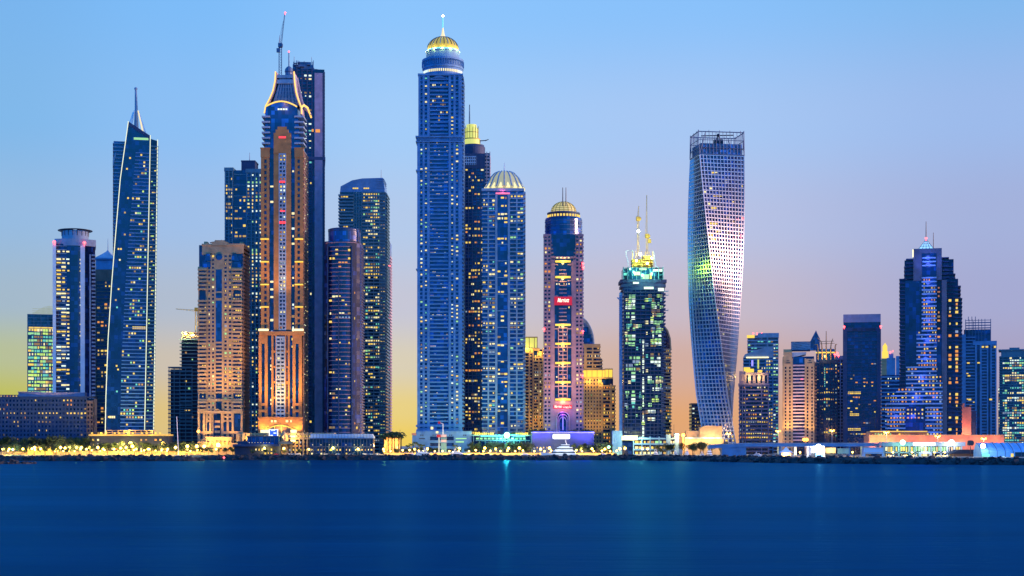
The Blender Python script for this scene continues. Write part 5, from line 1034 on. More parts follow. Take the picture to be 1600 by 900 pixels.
t.core(1560, 1574, 606, 22, 'glass_deep'); g = t.mb(); g.slabs(1559.6, 1571, 606, 706, 4.4, 1.6, -.7, .2); g.bx(1570.5, 1574.5, 604, 716, -1.2, 22.5); t.add('facade', g, 'stone_grey'); t.lit(1560, 1570.5, 606, 700, 2, 4.4, .5, -.1, 'wcc', (.9, .5), .4, .4); t.panes([(1560, 1570.5, 607, 610)], 'w', -.9); t.done()
t = Tower('office_tower', 'broad teal office tower with white-lit floors at the right edge', 1590, 1560, face=1)
t.core(1561.5, 1625, 556, 30, 'glass_teal'); g = t.mb(); g.bx(1564, 1626, 547, 557, -.4, 30); g.bx(1560, 1626, 545.6, 547.6, -1.6, 31); g.bx(1577, 1593, 542.6, 546, 4, 20); g.slabs(1561, 1626, 557, 706, 3.9, 1.1, -.6, 30.4); g.piers([1567, 1584, 1601], .8, 556, 712, -.8, .2); t.add('facade', g, 'stone_teal')
t.lit(1566, 1600, 557, 700, 9, 3.9, .3, -.2, 'wtcgty', (.9, .6), .3, .5); t.done()
# ================================================================ podiums and waterfront buildings
t = Tower('terrace_building', 'long low terrace with a gold-lit parapet at the foot of the tapered tower', 200, 1432, 'terrace')
g = t.mb(); g.bx(140, 264, 681, t.gb, 0, 16); t.add('wall', g, 'stone_dark')
g = t.mb(); g.bx(139, 265, 678.6, 681, -1.2, 16); t.add('parapet', g, 'lit_yellow_soft')
g = t.mb(); g.slabs(165, 240, 672, 679, 3.5, 1, 1, 10); g.piers([166+i*9 for i in range(9)], 1, 672, 679, .6, 2); t.add('pergola', g, 'stone_sand')
t.panes([(142+i*7.1, 145+i*7.1, 675.6, 678) for i in range(16) if i % 3 != 1], 'y', .5); t.lit(142, 262, 683, 704, 16, 7, .4, -.1, 'yoc', (.4, .4)); t.point(200, 674, -3, 7000, AMBER); t.point(160, 674, -3, 5000, AMBER); t.point(238, 674, -3, 5000, AMBER); t.done()
t = Tower('kiosk', 'long glowing yellow kiosk among the lamps in front of the low hotel', 61, 1424, 'kiosk')
g = t.mb(); g.bx(43, 80, 698.6, t.gb, 0, 5); t.add('wall', g, 'lit_yellow'); g = t.mb(); g.bx(42, 81, 697.2, 698.6, -1, 6); g.piers([43+i*5.3 for i in range(8)], .6, 698, 712, -.3, .1); t.add('roof', g, 'stone_sand'); t.done()
t = Tower('promenade_wall', 'pale promenade wall lit by the row of warm lamps at the left', 160, 1428, 'wall')
g = t.mb(); g.bx(-60, 41, 705.5, t.gb, 0, 1.2); g.bx(82, 395, 704.5, t.gb, 0, 1.2); g.bx(-60, 395, 704, 705.4, -.2, 1.5) if False else None; t.add('wall', g, 'stone_sand'); t.done()
t = Tower('promenade_wall', 'long low sand-coloured wall behind the moored yachts in the middle', 780, 1400, 'wall')
g = t.mb(); g.bx(600, 962, 708.2, t.gb, 0, 1); g.bx(600, 962, 707.6, 708.3, -.3, 1.3); t.add('wall', g, 'stone_sand'); t.done()  # added wall that stands in for the lit sand strip on the shore
t = Tower('podium_building', 'arched orange podium block at the foot of the beige arched tower', 333, 1432, 'podium')
t.core(309, 384, 690, 14, 'glass_deep'); g = t.mb(); g.punch(322, 362, 684, 716, 6, 11, .5, .6, -1, .05); g.bx(309, 322, 690, 716, -.8, 2); g.bx(362, 385, 692, 716, -.8, 2); g.bx(321, 363, 682.6, 685, -1.4, 12); g.bx(369, 374, 678, 716, 0, 6); t.add('facade', g, 'stone_sand')
t.lit(322, 362, 686, 712, 6, 11, .8, -.3, 'ooyo', (.5, .5), .4); t.point(330, 690, -7, 8000, ORANGE); t.point(352, 690, -7, 8000, ORANGE); t.done()
t = Tower('podium_building', 'gold-lit podium with colonnade and a blue screen below the orange skyscraper', 443, 1418, 'podium')
t.core(378, 522, 686, 14, 'glass_deep', d0=2)
g = t.mb(); g.bx(378, 522, 676.5, 680, 0, 14); g.bx(378, 520, 683.5, 686.5, -.6, 14); g.piers([380+i*6 for i in range(7)]+[443+i*6.2 for i in range(12)], 2.2, 676, 716, -.9, .5); g.bx(505, 522, 684, 716, -1.4, 3); t.add('colonnade', g, 'stone_sand')
g = t.mb(); g.bx(407, 419, 671.5, 676.4, 0, 3); g.bx(454, 463, 671.5, 676.4, 0, 3); g.bx(454.5, 461.5, 680.5, 683.2, -1, 0); g.bx(454.5, 461.5, 687, 690.5, -1, 0); t.add('lit_sign_box', g, 'glow_cream')
g = MB(); g.lathe(t.x(444), -2, [(3.4, 0), (3.4, t.z(684)), (2.8, t.z(679)), (1.6, t.z(676)), (.3, t.z(673.5))], 14); t.add('domed_kiosk', g, 'stone_sand')
g = t.mb(); g.bx(420.8, 435, 670.6, 689, -2.4, -1.6); sc_ = t.add('screen', g, 'screen_white'); g = t.mb(); g.bx(422.3, 433.6, 671.6, 688.5, -2.7, -2.39); t.add('picture', g, 'screen_blue', sc_)
g = t.mb(); g.bx(424, 430.5, 672.3, 673.2, -2.9, -2.72); g.bx(423.2, 427, 679.6, 682.4, -2.9, -2.72); g.bx(428, 432.5, 676, 677.4, -2.9, -2.72); t.add('screen_mark', g, 'screen_white', sc_)
t.lit(380, 520, 680, 684, 26, 4, .7, -.2, 'yoyc', (.7, .7), .1); t.lit(380, 520, 687, 705, 26, 6, .4, 1.8, 'yo', (.6, .5))
for x in (390, 412, 444, 460, 488, 512): t.point(x, 683, -5, 7000, (1, .62, .14))
t.done()
t = Tower('pavilion', 'flat blue glass pavilion in front of the gold-lit podium', 411, 1404, 'pavilion')
g = t.mb(); g.bx(386.5, 435, 682, 694, 0, 12); t.add('glass_box', g, 'glass_blue'); g = t.mb(); g.bx(386, 435.5, 681, 682.6, -.6, 12.6); g.piers([387+i*6 for i in range(9)], .5, 682, 694, -.3, .1); g.bx(364, 437, 694, 697.5, -1.4, 13); g.bx(370, 455, 689.6, 693.8, 3, 12); t.add('frame', g, 'stone_slate'); g = t.mb(); g.bx(366, 437, 697.5, t.gb, 1.5, 12); t.add('ground_floor', g, 'stone_dark'); t.panes([(389+i*4.5, 390+i*4.5, 691.2, 692) for i in range(8)], 'c', -.2); t.lit(368, 436, 698.5, 711, 14, 6, .25, 1.3, 'yc', (.5, .5)); t.done()
t = Tower('exhibition_hall', 'long dark blue hall with a pale ribbed metal roof on the waterfront', 534, 1410, 'hall')
g = t.mb(); g.bx(484, 583, 684.5, t.gb, 0, 16); t.add('wall', g, 'glass_navy')
g = t.mb(); g.front([(t.x(x), t.z(y)) for x, y in ((483, 684.8), (584, 684.8), (581, 678), (486, 678))], -.8, 14); rf = t.add('roof', g, 'roof_metal')
g = t.mb(); g.piers([485+i*4.9 for i in range(21)], .35, 678.4, 684.4, -1.05, -.7); t.add('roof_seam', g, 'stone_slate', rf)
g = t.mb(); g.piers([484.4+i*4.93 for i in range(21)], .6, 685, 714, -.5, .1); g.bx(483.5, 584, 684.6, 686, -1.2, .2); g.bx(484, 583.5, 697.6, 698.8, -.7, .1); t.add('frame', g, 'stone_slate'); t.panes([(488+i*13, 489.2+i*13, 694.6, 695.6) for i in range(8)], 'c', -.6); t.lit(485, 583, 699, 712, 20, 6, .14, -.1, 'yc', (.5, .5)); t.done()
t = Tower('villa', 'small orange-lit villa under palms in the sky gap left of the tallest tower', 611, 1470, 'villa')
g = t.mb(); g.bx(600, 624, 684, t.gb, 0, 12); g.bx(604, 617, 681, 684, 1, 10); t.add('wall', g, 'stone_sand'); g = t.mb(); g.bx(599, 625, 683, 685, -1, 13); t.add('roof', g, 'stone_orange'); t.lit(601, 623, 686, 712, 5, 8, .5, -.1, 'yo', (.4, .5)); t.point(603, 696, -8, 9000, AMBER); t.point(620, 694, -8, 12000, (1, .62, .15)); t.point(632, 700, -4, 9000, (1, .66, .15)); t.done()
t = Tower('podium_building', 'grey podium with rows of small square openings below the tallest tower', 690, 1432, 'podium')
t.core(651, 736, 675, 16, 'glass_navy'); g = t.mb(); g.bx(650, 737, 673.6, 682, -.8, 1); g.bx(650, 672, 682, 716, -.7, 1); g.bx(709, 737, 682, 716, -.7, 1); g.slabs(672, 709, 688, 714, 9, 4, -.6, .2); g.bx(644, 650, 678, 716, 0, 10); t.add('facade', g, 'stone_blue')
g = t.mb()
for x in (657, 660, 676, 679, 702, 705, 724, 727): g.bx(x, x+1.6, 679, 681, -1.0, -.75)
g.bx(655, 664, 684.6, 686, -1, -.65); t.add('vent', g, 'stone_dark')
g = t.mb(); g.bx(643.4, 650.6, 676.6, 680, -1, 11); t.add('archway', g, 'stucco_salmon'); t.panes([(712, 729, 684.4, 686), (712, 725, 689.5, 691.4)], 'g', -.9); t.panes([(673, 677, 667, 671), (681, 685, 673.7, 677)], 'c', -1); t.done()
t = Tower('signal_mast', 'tall harbour signal tower with red flags and white boards before the tallest tower', 687, 1404, 'signal tower')
g = t.mb(); g.bx(685, 687, 682, t.gb, -.8, .4); t.add('pole', g, 'stone_grey'); g = t.mb(); g.bx(691.5, 692.7, 662, 680, -.4, .4); g.tube((t.x(687), 0, t.z(660.5)), (t.x(692), 0, t.z(662)), .3); t.add('upper_pole', g, 'boat_white')
g = t.mb(); g.bx(682.4, 688.6, 679, 683.2, -1, .6); t.add('red_board', g, 'cloth_red'); g = t.mb(); g.bx(684.6, 688, 658.5, 662.4, -.3, 0); t.add('flag', g, 'cloth_red')
for y in (679, 687): g = t.mb(); g.bx(689.3, 697.6, y, y+3.8, -.6, .2); t.add('white_board', g, 'stone_pink')
g = t.mb(); g.bx(688.8, 698, 683.4, 686.6, -.4, .2); g.bx(689, 697.8, 692, t.gb, -.4, .2); t.add('cabin', g, 'stone_teal'); t.done()
t = Tower('podium_building', 'green-lit planted terrace podium below the glass-domed tower', 784, 1430, 'podium')
t.core(738, 830, 681, 14, 'glass_deep'); g = t.mb(); g.bx(737, 831, 679.2, 681.4, -.8, 14); g.bx(743, 828, 687.6, 689, -1.2, 8); g.piers([740+i*9 for i in range(11)], 1, 681, 714, -.6, .2); t.add('facade', g, 'stone_teal')
g = t.mb(); g.bx(751, 784, 680.8, 682.6, -1.2, -.8); g.bx(806, 820, 681.2, 682.8, -1.2, -.8); t.add('light_strip', g, 'glow_aqua')
g = MB(); g.ball((t.x(792), -3, t.z(680)), 2.7, 10, 8); t.add('floodlamp', g, 'lamp_green'); t.point(792, 680, -9, 60000, (.25, 1, .75), 1.5)
for x in (745, 757, 770, 812, 822): t.point(x, 675, -2, 3500, (1, .8, .15))
t.panes([(744+i*6.1, 748+i*6.1, 684, 686.5) for i in range(13)], 'g', -.1); t.panes([(742+i*3.4, 744+i*3.4, 676.4, 678.8) for i in range(9)]+[(806+i*3.4, 808+i*3.4, 676.4, 678.6) for i in range(6)], 'y', 1); t.done()
t = Tower('podium_building', 'blue-lit podium with a glaring white screen below the pink arched hotel', 879, 1416, 'podium')
g = t.mb(); g.bx(831, 928, 676.5, t.gb, 0, 22); t.add('wall', g, 'stone_slate'); g = t.mb(); g.bx(830, 929, 674.5, 676.6, -.6, 22.6); t.add('cornice', g, 'stone_grey')
g = t.mb(); g.bx(831, 928, 675.3, 676.0, -1.1, -.6); t.add('blue_light_strip', g, 'neon_violet'); g = t.mb(); g.poly([(863.5, 679.4), (865, 678.3), (889, 678.3), (890.5, 679.4), (890.5, 685), (888, 686), (866, 686), (863.5, 685)][::-1], -.8, -.1); t.add('screen', g, 'glow_cream' if False else 'screen_white')
for x in (838, 853, 900, 912, 923): t.point(x, 680, -5, 5200, (.16, .08, 1), 1)
for x in (840, 858, 876, 895, 918): t.point(x, 672, -3.5, 2600, (.08, .08, 1), 1)
t.lit(832, 862, 687, 706, 6, 8, .3, -.1, 'yc', (.3, .3)); t.done()
t = Tower('car_park', 'open-decked car park block with bright lit floors right of the blue-lit podium', 1020, 1420, 'car park')
t.core(972, 1059, 682, 14, 'glass_deep', d0=2); g = t.mb(); g.slabs(990, 1060, 684, 714, 8.5, 2.6, 0, 16); g.piers([990, 1003, 1016, 1030, 1044, 1056], 1.6, 682, 714, .2, 1.8); g.bx(1041, 1048, 679, 716, -.6, 6); g.bx(1054, 1061, 677, 716, -.4, 8); g.bx(957, 972, 673, 716, 0, 10); t.add('facade', g, 'stone_blue')
g = t.mb(); g.bx(971.5, 996, 681, 687.6, -.6, 1); t.add('lit_canopy', g, 'glow_cream'); t.lit(992, 1042, 686.5, 712, 8, 8.5, .85, 1.7, 'ysgc', (.8, .5), .3); t.lit(1046, 1056, 686.5, 712, 2, 8.5, .8, 1.7, 'yc', (.7, .5), .3); t.point(985, 680, -6, 12000, (.9, 1, .7)); t.point(1003, 680, -4, 7000, (.9, 1, .5)); t.point(1058, 680, -6, 20000, ORANGE)
g = MB(); g.tube((t.x(1067), -3, 0), (t.x(1067), -3, t.z(680)), .35); g.ball((t.x(1067), -3, t.z(680)), 1.7, 8, 6); t.add('street_light', g, 'lamp_orange'); t.point(1067, 681, -6, 16000, ORANGE); t.done()
t = Tower('low_building', 'glowing cream-walled hall at the foot of the twisted tower', 1102, 1425, 'hall')
g = t.mb(); g.bx(1094.5, 1129, 666.5, t.gb, 3, 16); g.bx(1073, 1095, 673, t.gb, 5, 16); g.bx(1069.5, 1131, 685, t.gb, 0, 8); g.poly([(1094.5, 668), (1103, 664.8), (1129, 665.6), (1129, 668)][::-1], 2.5, 16.4); t.add('wall', g, 'stone_sand')
for x, y, p in ((1112, 683, 3000), (1102, 683, 2200), (1122, 683, 1800), (1078, 683, 1500)): t.point(x, y, -1.5, p, (1, .70, .30), 1)
for x in (1076, 1092, 1108, 1122): t.point(x, 691.5, -5, 2000, (1, .95, .4), .8)
g = t.mb(); g.bx(1069, 1131.5, 683.6, 685.2, -.6, 8.4); t.add('ledge', g, 'stone_grey'); t.done()

# -- flyover
t = Tower('flyover_bridge', 'long grey concrete flyover crossing the right half of the waterfront', 1240, 1245, 'bridge')
g = t.mb(); g.poly([(1108, 696.2), (1165, 693.2), (1385, 693.2), (1385, 697.6), (1165, 697.8), (1108, 701)][::-1], 0, 12); t.add('deck', g, 'stone_blue')
g = t.mb(); g.poly([(1108, 694.9), (1165, 691.9), (1385, 691.9), (1385, 693.1), (1165, 693.1), (1108, 696.1)][::-1], -.4, 0); t.add('parapet', g, 'stone_grey')
for x in (1165, 1219, 1306, 1328, 1350, 1374): g = t.mb(); g.bx(x-1.6, x+1.6, 697.5, t.gb, 2, 9); t.add('bridge_pier', g, 'stone_blue')
g = t.mb(); g.poly([(1128, 715), (1128, 699.6), (1165, 697.6), (1165, 715)][::-1], .6, 11); t.add('abutment', g, 'stone_blue')
for x in (1183, 1200, 1218, 1250, 1335): t.point(x, 701, 4, 5200, (1, .45, .1), .5)
t.done()
def street_light(px, py, Y, label, m='lamp_orange', col_=ORANGE, p=9000, heads=2):
    t = Tower('street_lamp', label, px, Y, 'street lamp', group='tall twin-headed street lamps'); g = MB(); g.tube((0, 0, 0), (0, 0, t.z(py)), .28, .18); g.tube((-1.6, 0, t.z(py)), (1.6, 0, t.z(py)), .15); t.add('pole', g, 'stone_grey')
    for sx_ in (-1.6, 1.6): g = MB(); g.ball((sx_, 0, t.z(py)+.3), .8, 8, 6); t.add('lamp_head', g, m)
    t.point(px, py-1, -1.5, p, col_)
street_light(1138, 678, 1420, 'tall orange street lamp before the lower grid of the twisted tower'); street_light(1216, 674, 1432, 'tall orange street lamp just left of the floodlit beige hotel'); street_light(1300, 673, 1440, 'tall orange street lamp between the beige hotel and the dark office slab'); street_light(1385, 676, 1300, 'tall orange street lamp at the left end of the long orange podium'); street_light(1465, 682, 1300, 'tall orange street lamp before the middle of the long orange podium'); street_light(1537, 686, 1290, 'tall orange street lamp above the big blue tent')
# -- orange podium and shop row
t = Tower('podium_building', 'long orange-lit podium under the stepped navy hotel', 1465, 1330, 'podium')
g = t.mb(); g.bx(1358, 1569, 680.5, t.gb, 0, 20); g.bx(1360, 1450, 676, 680.5, 5, 18); t.add('wall', g, 'stucco_salmon'); g = t.mb(); g.bx(1362, 1452, 674, 676, 3, 19); g.bx(1357.4, 1569.6, 679.4, 680.6, -.5, 4); t.add('cornice', g, 'stone_sand'); g = t.mb(); g.bx(1361, 1450, 673.4, 674.4, 2.6, 3.4); t.add('light_strip', g, 'lit_yellow'); t.lit(1363, 1448, 676.2, 680.8, 18, 4.4, .4, 4.9, 'yg', (.6, .5), .2)
for x, p in ((1365, 9000), (1385, 9000), (1410, 3600), (1440, 3600), (1470, 3600), (1500, 3600), (1530, 4000), (1556, 4000)): t.point(x, 690, -7, p, (1, .45, .12), 1)
t.done()
t = Tower('shop_row', 'two-storey white shop row with green-yellow lit windows below the orange podium', 1444, 1230, 'shops')
t.core(1381, 1502, 692.6, 10, 'glass_deep'); g = t.mb(); g.bx(1378, 1508, 690.6, 697.2, -.8, 10.5); g.bx(1381, 1502, 706.5, 708, -.6, .4); g.piers([1381, 1396, 1404, 1421, 1430, 1446, 1455, 1470, 1480, 1491, 1502], 2.4, 697, 716, -.6, .3); g.piers([1383+i*4 for i in range(30)], .5, 697, 707, -.3, .1); t.add('facade', g, 'stone_grey')
t.lit(1383, 1501, 697.4, 707, 30, 8.8, .86, -.08, 'yycsg', (.8, .85), .1); t.lit(1383, 1501, 708, 716, 30, 7, .3, -.05, 'ycg', (.5, .6), .2); g = t.mb(); g.bx(1426, 1461, 691.4, 696.2, -1.3, -.8); t.add('lit_sign_board', g, 'screen_white')
g = MB(); g.ball((t.x(1408.5), -4, t.z(691.5)), 2.1, 10, 8); t.add('floodlamp', g, 'lamp_green'); g = MB(); g.ball((t.x(1484.5), -4, t.z(691.5)), 2.1, 10, 8); t.add('floodlamp', g, 'lamp_white')
t.point(1408, 694, -7, 4500, (.5, 1, .4), 1); t.point(1484, 694, -7, 4500, (1, .95, .7), 1); t.point(1443, 699, -6, 3000, (.9, 1, .6), 1)
g = t.mb(); g.poly([(1434, 716), (1434, 707), (1438, 705.5), (1449, 705.5), (1453, 707), (1453, 716), (1450, 716), (1450, 709), (1437, 709), (1437, 716)][::-1], -5, -2); t.add('entrance_arch', g, 'tent_white'); g = MB(); g.ball((t.x(1443.5), -3, t.z(711)), 1.9, 10, 8); t.add('round_light', g, 'lit_cream'); t.done()
t = Tower('low_building', 'low dark-roofed building with a big dark dish between shops and blue tent', 1507, 1180, 'boathouse')
g = t.mb(); g.bx(1490, 1530, 708, t.gb, 0, 12); t.add('wall', g, 'stone_brown'); g = t.mb(); g.poly([(1486, 709), (1498, 702.5), (1530, 702.5), (1536, 705), (1532, 709)][::-1], -1.5, 13); t.add('roof', g, 'stone_dark'); t.lit(1491, 1530, 709, 717, 10, 7, .15, -.1, 'yo', (.4, .5)); t.done()
t = Tower('satellite_dish', 'big dark round dish silhouetted beside the blue tent', 1516.5, 1178, 'dish')
g = MB(); g.lathe(0, 0, [(.3, 0), (.3, t.z(697))], 8); t.add('pole', g, 'steel_dark'); g = t.mb(); pts = [(1516.5+4.6*math.copysign(abs(math.cos(k*math.pi/12))**.6, math.cos(k*math.pi/12)), 692.2+4*math.copysign(abs(math.sin(k*math.pi/12))**.6, math.sin(k*math.pi/12))) for k in range(24)]; g.poly(pts, -.8, 1.2); t.add('dish', g, 'steel_dark'); t.done()
t = Tower('marquee_tent', 'large blue ribbed event tent at the right edge with a small yellow doorway', 1570, 1150, 'tent')
prof = [(0, 0), (0, t.z(705)), (3, t.z(700)), (8, t.z(695)), (13, t.z(691.5)), (19, t.z(705)), (19, 0)]
g = MB(); n = 22; x0, x1 = t.x(1533), t.x(1625)
for i in range(n+1):
    x = x0+(x1-x0)*i/n; k = 1 if i % 2 == 0 else .97
    for y, z in prof: g.v.append((x, y, z*(k if z > 5 else 1)))
m = len(prof)
for i in range(n):
    for j in range(m-1): g.face(i*m+j, (i+1)*m+j, (i+1)*m+j+1, i*m+j+1)
g.face(*range(m-1, -1, -1)); g.face(*range(n*m, n*m+m)); t.add('canopy', g, 'tent_blue')
g = MB()
for i in range(0, n+1, 3): x = x0+(x1-x0)*i/n; g.path([(x, y-.12, z+.12) for y, z in prof[:5]], .16, 4)
t.add('seam', g, 'stone_slate'); g = t.mb(); g.bx(1579.5, 1583.5, 708.6, 717, -.25, .05); t.add('doorway', g, 'lit_yellow'); g = t.mb(); g.bx(1586, 1625, 706.6, 715, -.2, .05); t.add('side_panel', g, 'glass_teal')
g = t.mb(); g.bx(1534, 1546, 709.4, 714.6, -1.5, .2); t.add('ticket_booth', g, 'lit_teal'); g = MB(); g.ball((t.x(1534), -3, t.z(697)), 1.6, 8, 6); t.add('floodlamp', g, 'lamp_white'); t.point(1536, 696, -6, 3500, (.9, .9, 1), 1); t.point(1560, 712, -14, 3500, (.5, .75, 1), 1); t.done()
t = Tower('pagoda_tent', 'small white peaked tent glowing orange inside, under the flyover', 1230, 1180, 'tent')
for (x, s2) in ((1230, 1),):
    g = MB(); h = 10*t.s
    g.v = [(-h, 0, t.z(707)), (h, 0, t.z(707)), (h, 2*h, t.z(707)), (-h, 2*h, t.z(707)), (-.3, h-.3, t.z(698.5)), (.3, h-.3, t.z(698.5)), (.3, h+.3, t.z(698.5)), (-.3, h+.3, t.z(698.5)), (-h*.4, h*.6, t.z(703.2)), (h*.4, h*.6, t.z(703.2)), (h*.4, h*1.4, t.z(703.2)), (-h*.4, h*1.4, t.z(703.2))]
    for i in range(4): j = (i+1) % 4; g.face(i, j, 8+j, 8+i); g.face(8+i, 8+j, 4+j, 4+i)
    g.face(4, 5, 6, 7); t.add('canopy', g, 'tent_white')
for x in (-h, h): g = MB(); g.tube((x*.95, .4, 0), (x*.95, .4, t.z(707)), .2); t.add('leg', g, 'stone_grey')
g = MB(); g.box(-h*.8, h*.8, h, h+.3, .2, t.z(707.4)); t.add('back_wall', g, 'tent_white'); t.point(1230, 709, 3, 3800, (1, .42, .08), .5); t.done()
t = Tower('event_stage', 'white-framed event stage with a glaring floodlamp, right of the small peaked tent', 1275, 1170, 'stage')
g = t.mb(); g.bx(1261, 1288, 697, 699.4, 0, 8); g.bx(1261, 1263, 699, 716, 0, 2); g.bx(1286.5, 1288.6, 699, 716, 0, 2); g.bx(1261, 1288, 714.6, 716, -.3, 2); t.add('frame', g, 'paint_white'); g = t.mb(); g.bx(1263, 1288, 699.4, 707.4, 3, 7); t.add('back_panel', g, 'tent_white'); g = t.mb(); g.bx(1264, 1286, 707.4, 714.6, 4, 8); t.add('stage_opening', g, 'stone_dark')
g = MB(); g.ball((t.x(1278), -2, t.z(699)), 2.2, 10, 8); t.add('floodlamp', g, 'lamp_white'); t.point(1278, 700, -7, 15000, (1, .96, .88), 1.2); g = t.mb(); g.bx(1274.5, 1286, 708, 714, -.6, 0); t.add('banner', g, 'screen_blue' if False else 'tent_blue'); t.done()
t = Tower('site_cabin', 'pale blue two-storey site cabin under the right end of the flyover', 1363, 1200, 'cabin')
g = t.mb(); g.bx(1350, 1380, 700, t.gb, 0, 8); t.add('wall', g, 'tent_blue'); g = t.mb(); g.bx(1349.6, 1380.4, 698.8, 700.2, -.4, 8.4); g.bx(1350, 1380, 706.8, 707.8, -.3, .2); t.add('roof', g, 'stone_grey'); g = t.mb(); g.bx(1352, 1378, 709, 715, -.12, .05); t.add('window', g, 'glass_navy'); t.done()
t = Tower('low_building', 'cream low workshop with dark openings right of the event stage', 1300, 1190, 'workshop')
g = t.mb(); g.bx(1290, 1306, 699.5, 708, 0, 8); t.add('wall', g, 'stone_sand'); g = t.mb(); g.bx(1290, 1306, 708, t.gb, .6, 8); t.add('opening', g, 'stone_dark'); g = t.mb(); g.bx(1309, 1328, 700.5, 709, 2, 8); t.add('shed', g, 'stone_teal'); t.point(1298, 704, -4, 4000, (1, .85, .4)); t.done()
for px, py, lab in ((1240.5, 701, 'small white banner flag left of the event stage'), (1263, 700.5, 'tall white banner flag at the left post of the event stage')):
    t = Tower('banner_flag', lab, px, 1160, 'flag'); g = MB(); g.tube((0, 0, 0), (0, 0, t.z(py-3)), .12); t.add('pole', g, 'stone_grey'); g = MB(); g.box(.15, 1.9, -.05, .05, t.z(711), t.z(py-3)); t.add('cloth', g, 'tent_white'); t.done()

# ================================================================ small repeats
MARKS = [(0, 'the low dark hotel'), (140, 'the gold-lit terrace'), (262, 'the beige arched tower'), (365, 'the orange skyscraper'), (478, 'the ribbed-roof hall'), (590, 'the sky gap with palms'), (648, 'the tallest tower'), (738, 'the green-lit podium'), (831, 'the blue-lit podium'), (934, 'the tower under construction'), (1068, 'the glowing cream hall'), (1165, 'the flyover'), (1381, 'the lit shop row'), (1490, 'the blue tent'), (1700, '')]
ORD = ['first', 'second', 'third', 'fourth', 'fifth', 'sixth', 'seventh', 'eighth', 'ninth', 'tenth', 'eleventh', 'twelfth', 'thirteenth', 'fourteenth', 'fifteenth', 'sixteenth']
def labelled(items, make, noun):
    by = {}
    for it in sorted(items, key=lambda q: q[0]):
        k = max(i for i, (p, _) in enumerate(MARKS) if p <= max(0, it[0])); by.setdefault((k, it[-1]), []).append(it)
    for (k, desc), its in by.items():
        for i, it in enumerate(its):
            lm = MARKS[k][1]
            lab = f'{desc} {noun} before {lm}' if len(its) == 1 else f'{desc} {noun}, {ORD[min(i, 15)]} from the left before {lm}'
            make(it, lab)
def copy_thing(src, loc, sc=1, rz=0, label=None, sz=None):
    r = src.copy(); COL.objects.link(r); r.location = loc; r.scale = (sc, sc, sz or sc); r.rotation_euler = (0, 0, rz)
    if label: r['label'] = label
    for ch in src.children:
        c = ch.copy(); COL.objects.link(c); c.parent = r
        for g2 in ch.children: d = g2.copy(); COL.objects.link(d); d.parent = c
    return r
FAR = (0, -900, -60)
def proto(name, label, cat, group):
    r = bpy.data.objects.new(name, None); COL.objects.link(r); tag(r, label, cat, group); return r
def use(protos):
    used = set()
    def f(p, loc, sc, rz, label, sz=None):
        if p.name not in used:
            used.add(p.name); p.location = loc; p.scale = (sc, sc, sz or sc); p.rotation_euler = (0, 0, rz); p['label'] = label; return p
        return copy_thing(p, loc, sc, rz, label, sz)
    return f
# -- trees
def crown(seed, h, r, nleaf, m):
    rg = random.Random(seed); g = MB(); cl_ = [Vector((rg.uniform(-r, r)*.75, rg.uniform(-r, r)*.75, h*rg.uniform(.45, .95))) for _ in range(13)]
    for c in cl_:
        rc = r*rg.uniform(.32, .55)
        for _ in range(nleaf):
            d = Vector((rg.gauss(0, 1), rg.gauss(0, 1), rg.gauss(0, .8))).normalized()*rc*rg.random()**.4; p = c+d
            u = Vector((rg.gauss(0, 1), rg.gauss(0, 1), rg.gauss(0, 1))).normalized(); v = u.orthogonal().normalized(); s_ = rg.uniform(.22, .5); n = len(g.v)
            g.v += [tuple(p+u*s_), tuple(p+v*s_*.6), tuple(p-u*s_), tuple(p-v*s_*.6)]; g.face(n, n+1, n+2, n+3)
    return g, cl_
TREES = []
for k, (h, r, m) in enumerate(((8, 3.6, 'leaf'), (9, 4.2, 'leaf_dark'), (7, 4.4, 'leaf_dark'), (10, 3.8, 'leaf'))):
    p = proto('tree', 'x', 'tree', 'round trees along the waterfront'); g, cs = crown(20+k, h, r, 70, m); g.build('crown', m, p)
    g = MB(); g.tube((0, 0, 0), (.1, 0, h*.45), .28, .2)
    for c in cs[:7]: g.tube((.1, 0, h*.4), c*.85, .14, .05, 5)
    g.build('trunk', 'bark', p); TREES.append(p)
PALMS = []
for k in range(2):
    p = proto('palm_tree', 'x', 'palm', 'palm trees along the waterfront'); rg = random.Random(60+k); H_ = 8.5; g = MB(); g.path([(0, 0, 0), (.15, 0, 3), (.1, 0, 6), (.25, 0, H_)], .22, 6); g.build('trunk', 'bark', p); g = MB()
    for i in range(26):
        a = rg.uniform(0, 6.28); up = rg.uniform(-.2, 1.0); L_ = rg.uniform(2.4, 3.4); prev = Vector((.25, 0, H_)); d = Vector((math.cos(a), math.sin(a), up))
        for s_ in range(5):
            nx = prev+d.normalized()*L_/5; w_ = Vector((-math.sin(a), math.cos(a), 0))*.42*(1-abs(s_-1.5)/4.2); n = len(g.v)
            g.v += [tuple(prev-w_+Vector((0, 0, -.25))), tuple(prev), tuple(nx), tuple(nx-w_*.8+Vector((0, 0, -.25)))]; g.face(n, n+1, n+2, n+3); n = len(g.v)
            g.v += [tuple(prev), tuple(prev+w_+Vector((0, 0, -.25))), tuple(nx+w_*.8+Vector((0, 0, -.25))), tuple(nx)]; g.face(n, n+1, n+2, n+3); prev = nx; d.z -= .38
    g.build('crown', 'leaf', p); PALMS.append(p)
put = use(None); rg = random.Random(12); items = []
def trow(x0, x1, step, top, Y, desc, jit=3, zb=GZ):
    x = x0
    while x <= x1: items.append((x+rg.uniform(-jit, jit), top+rg.uniform(-2.5, 2.5), Y+rg.uniform(-6, 6), zb, desc)); x += step*rg.uniform(.8, 1.2)
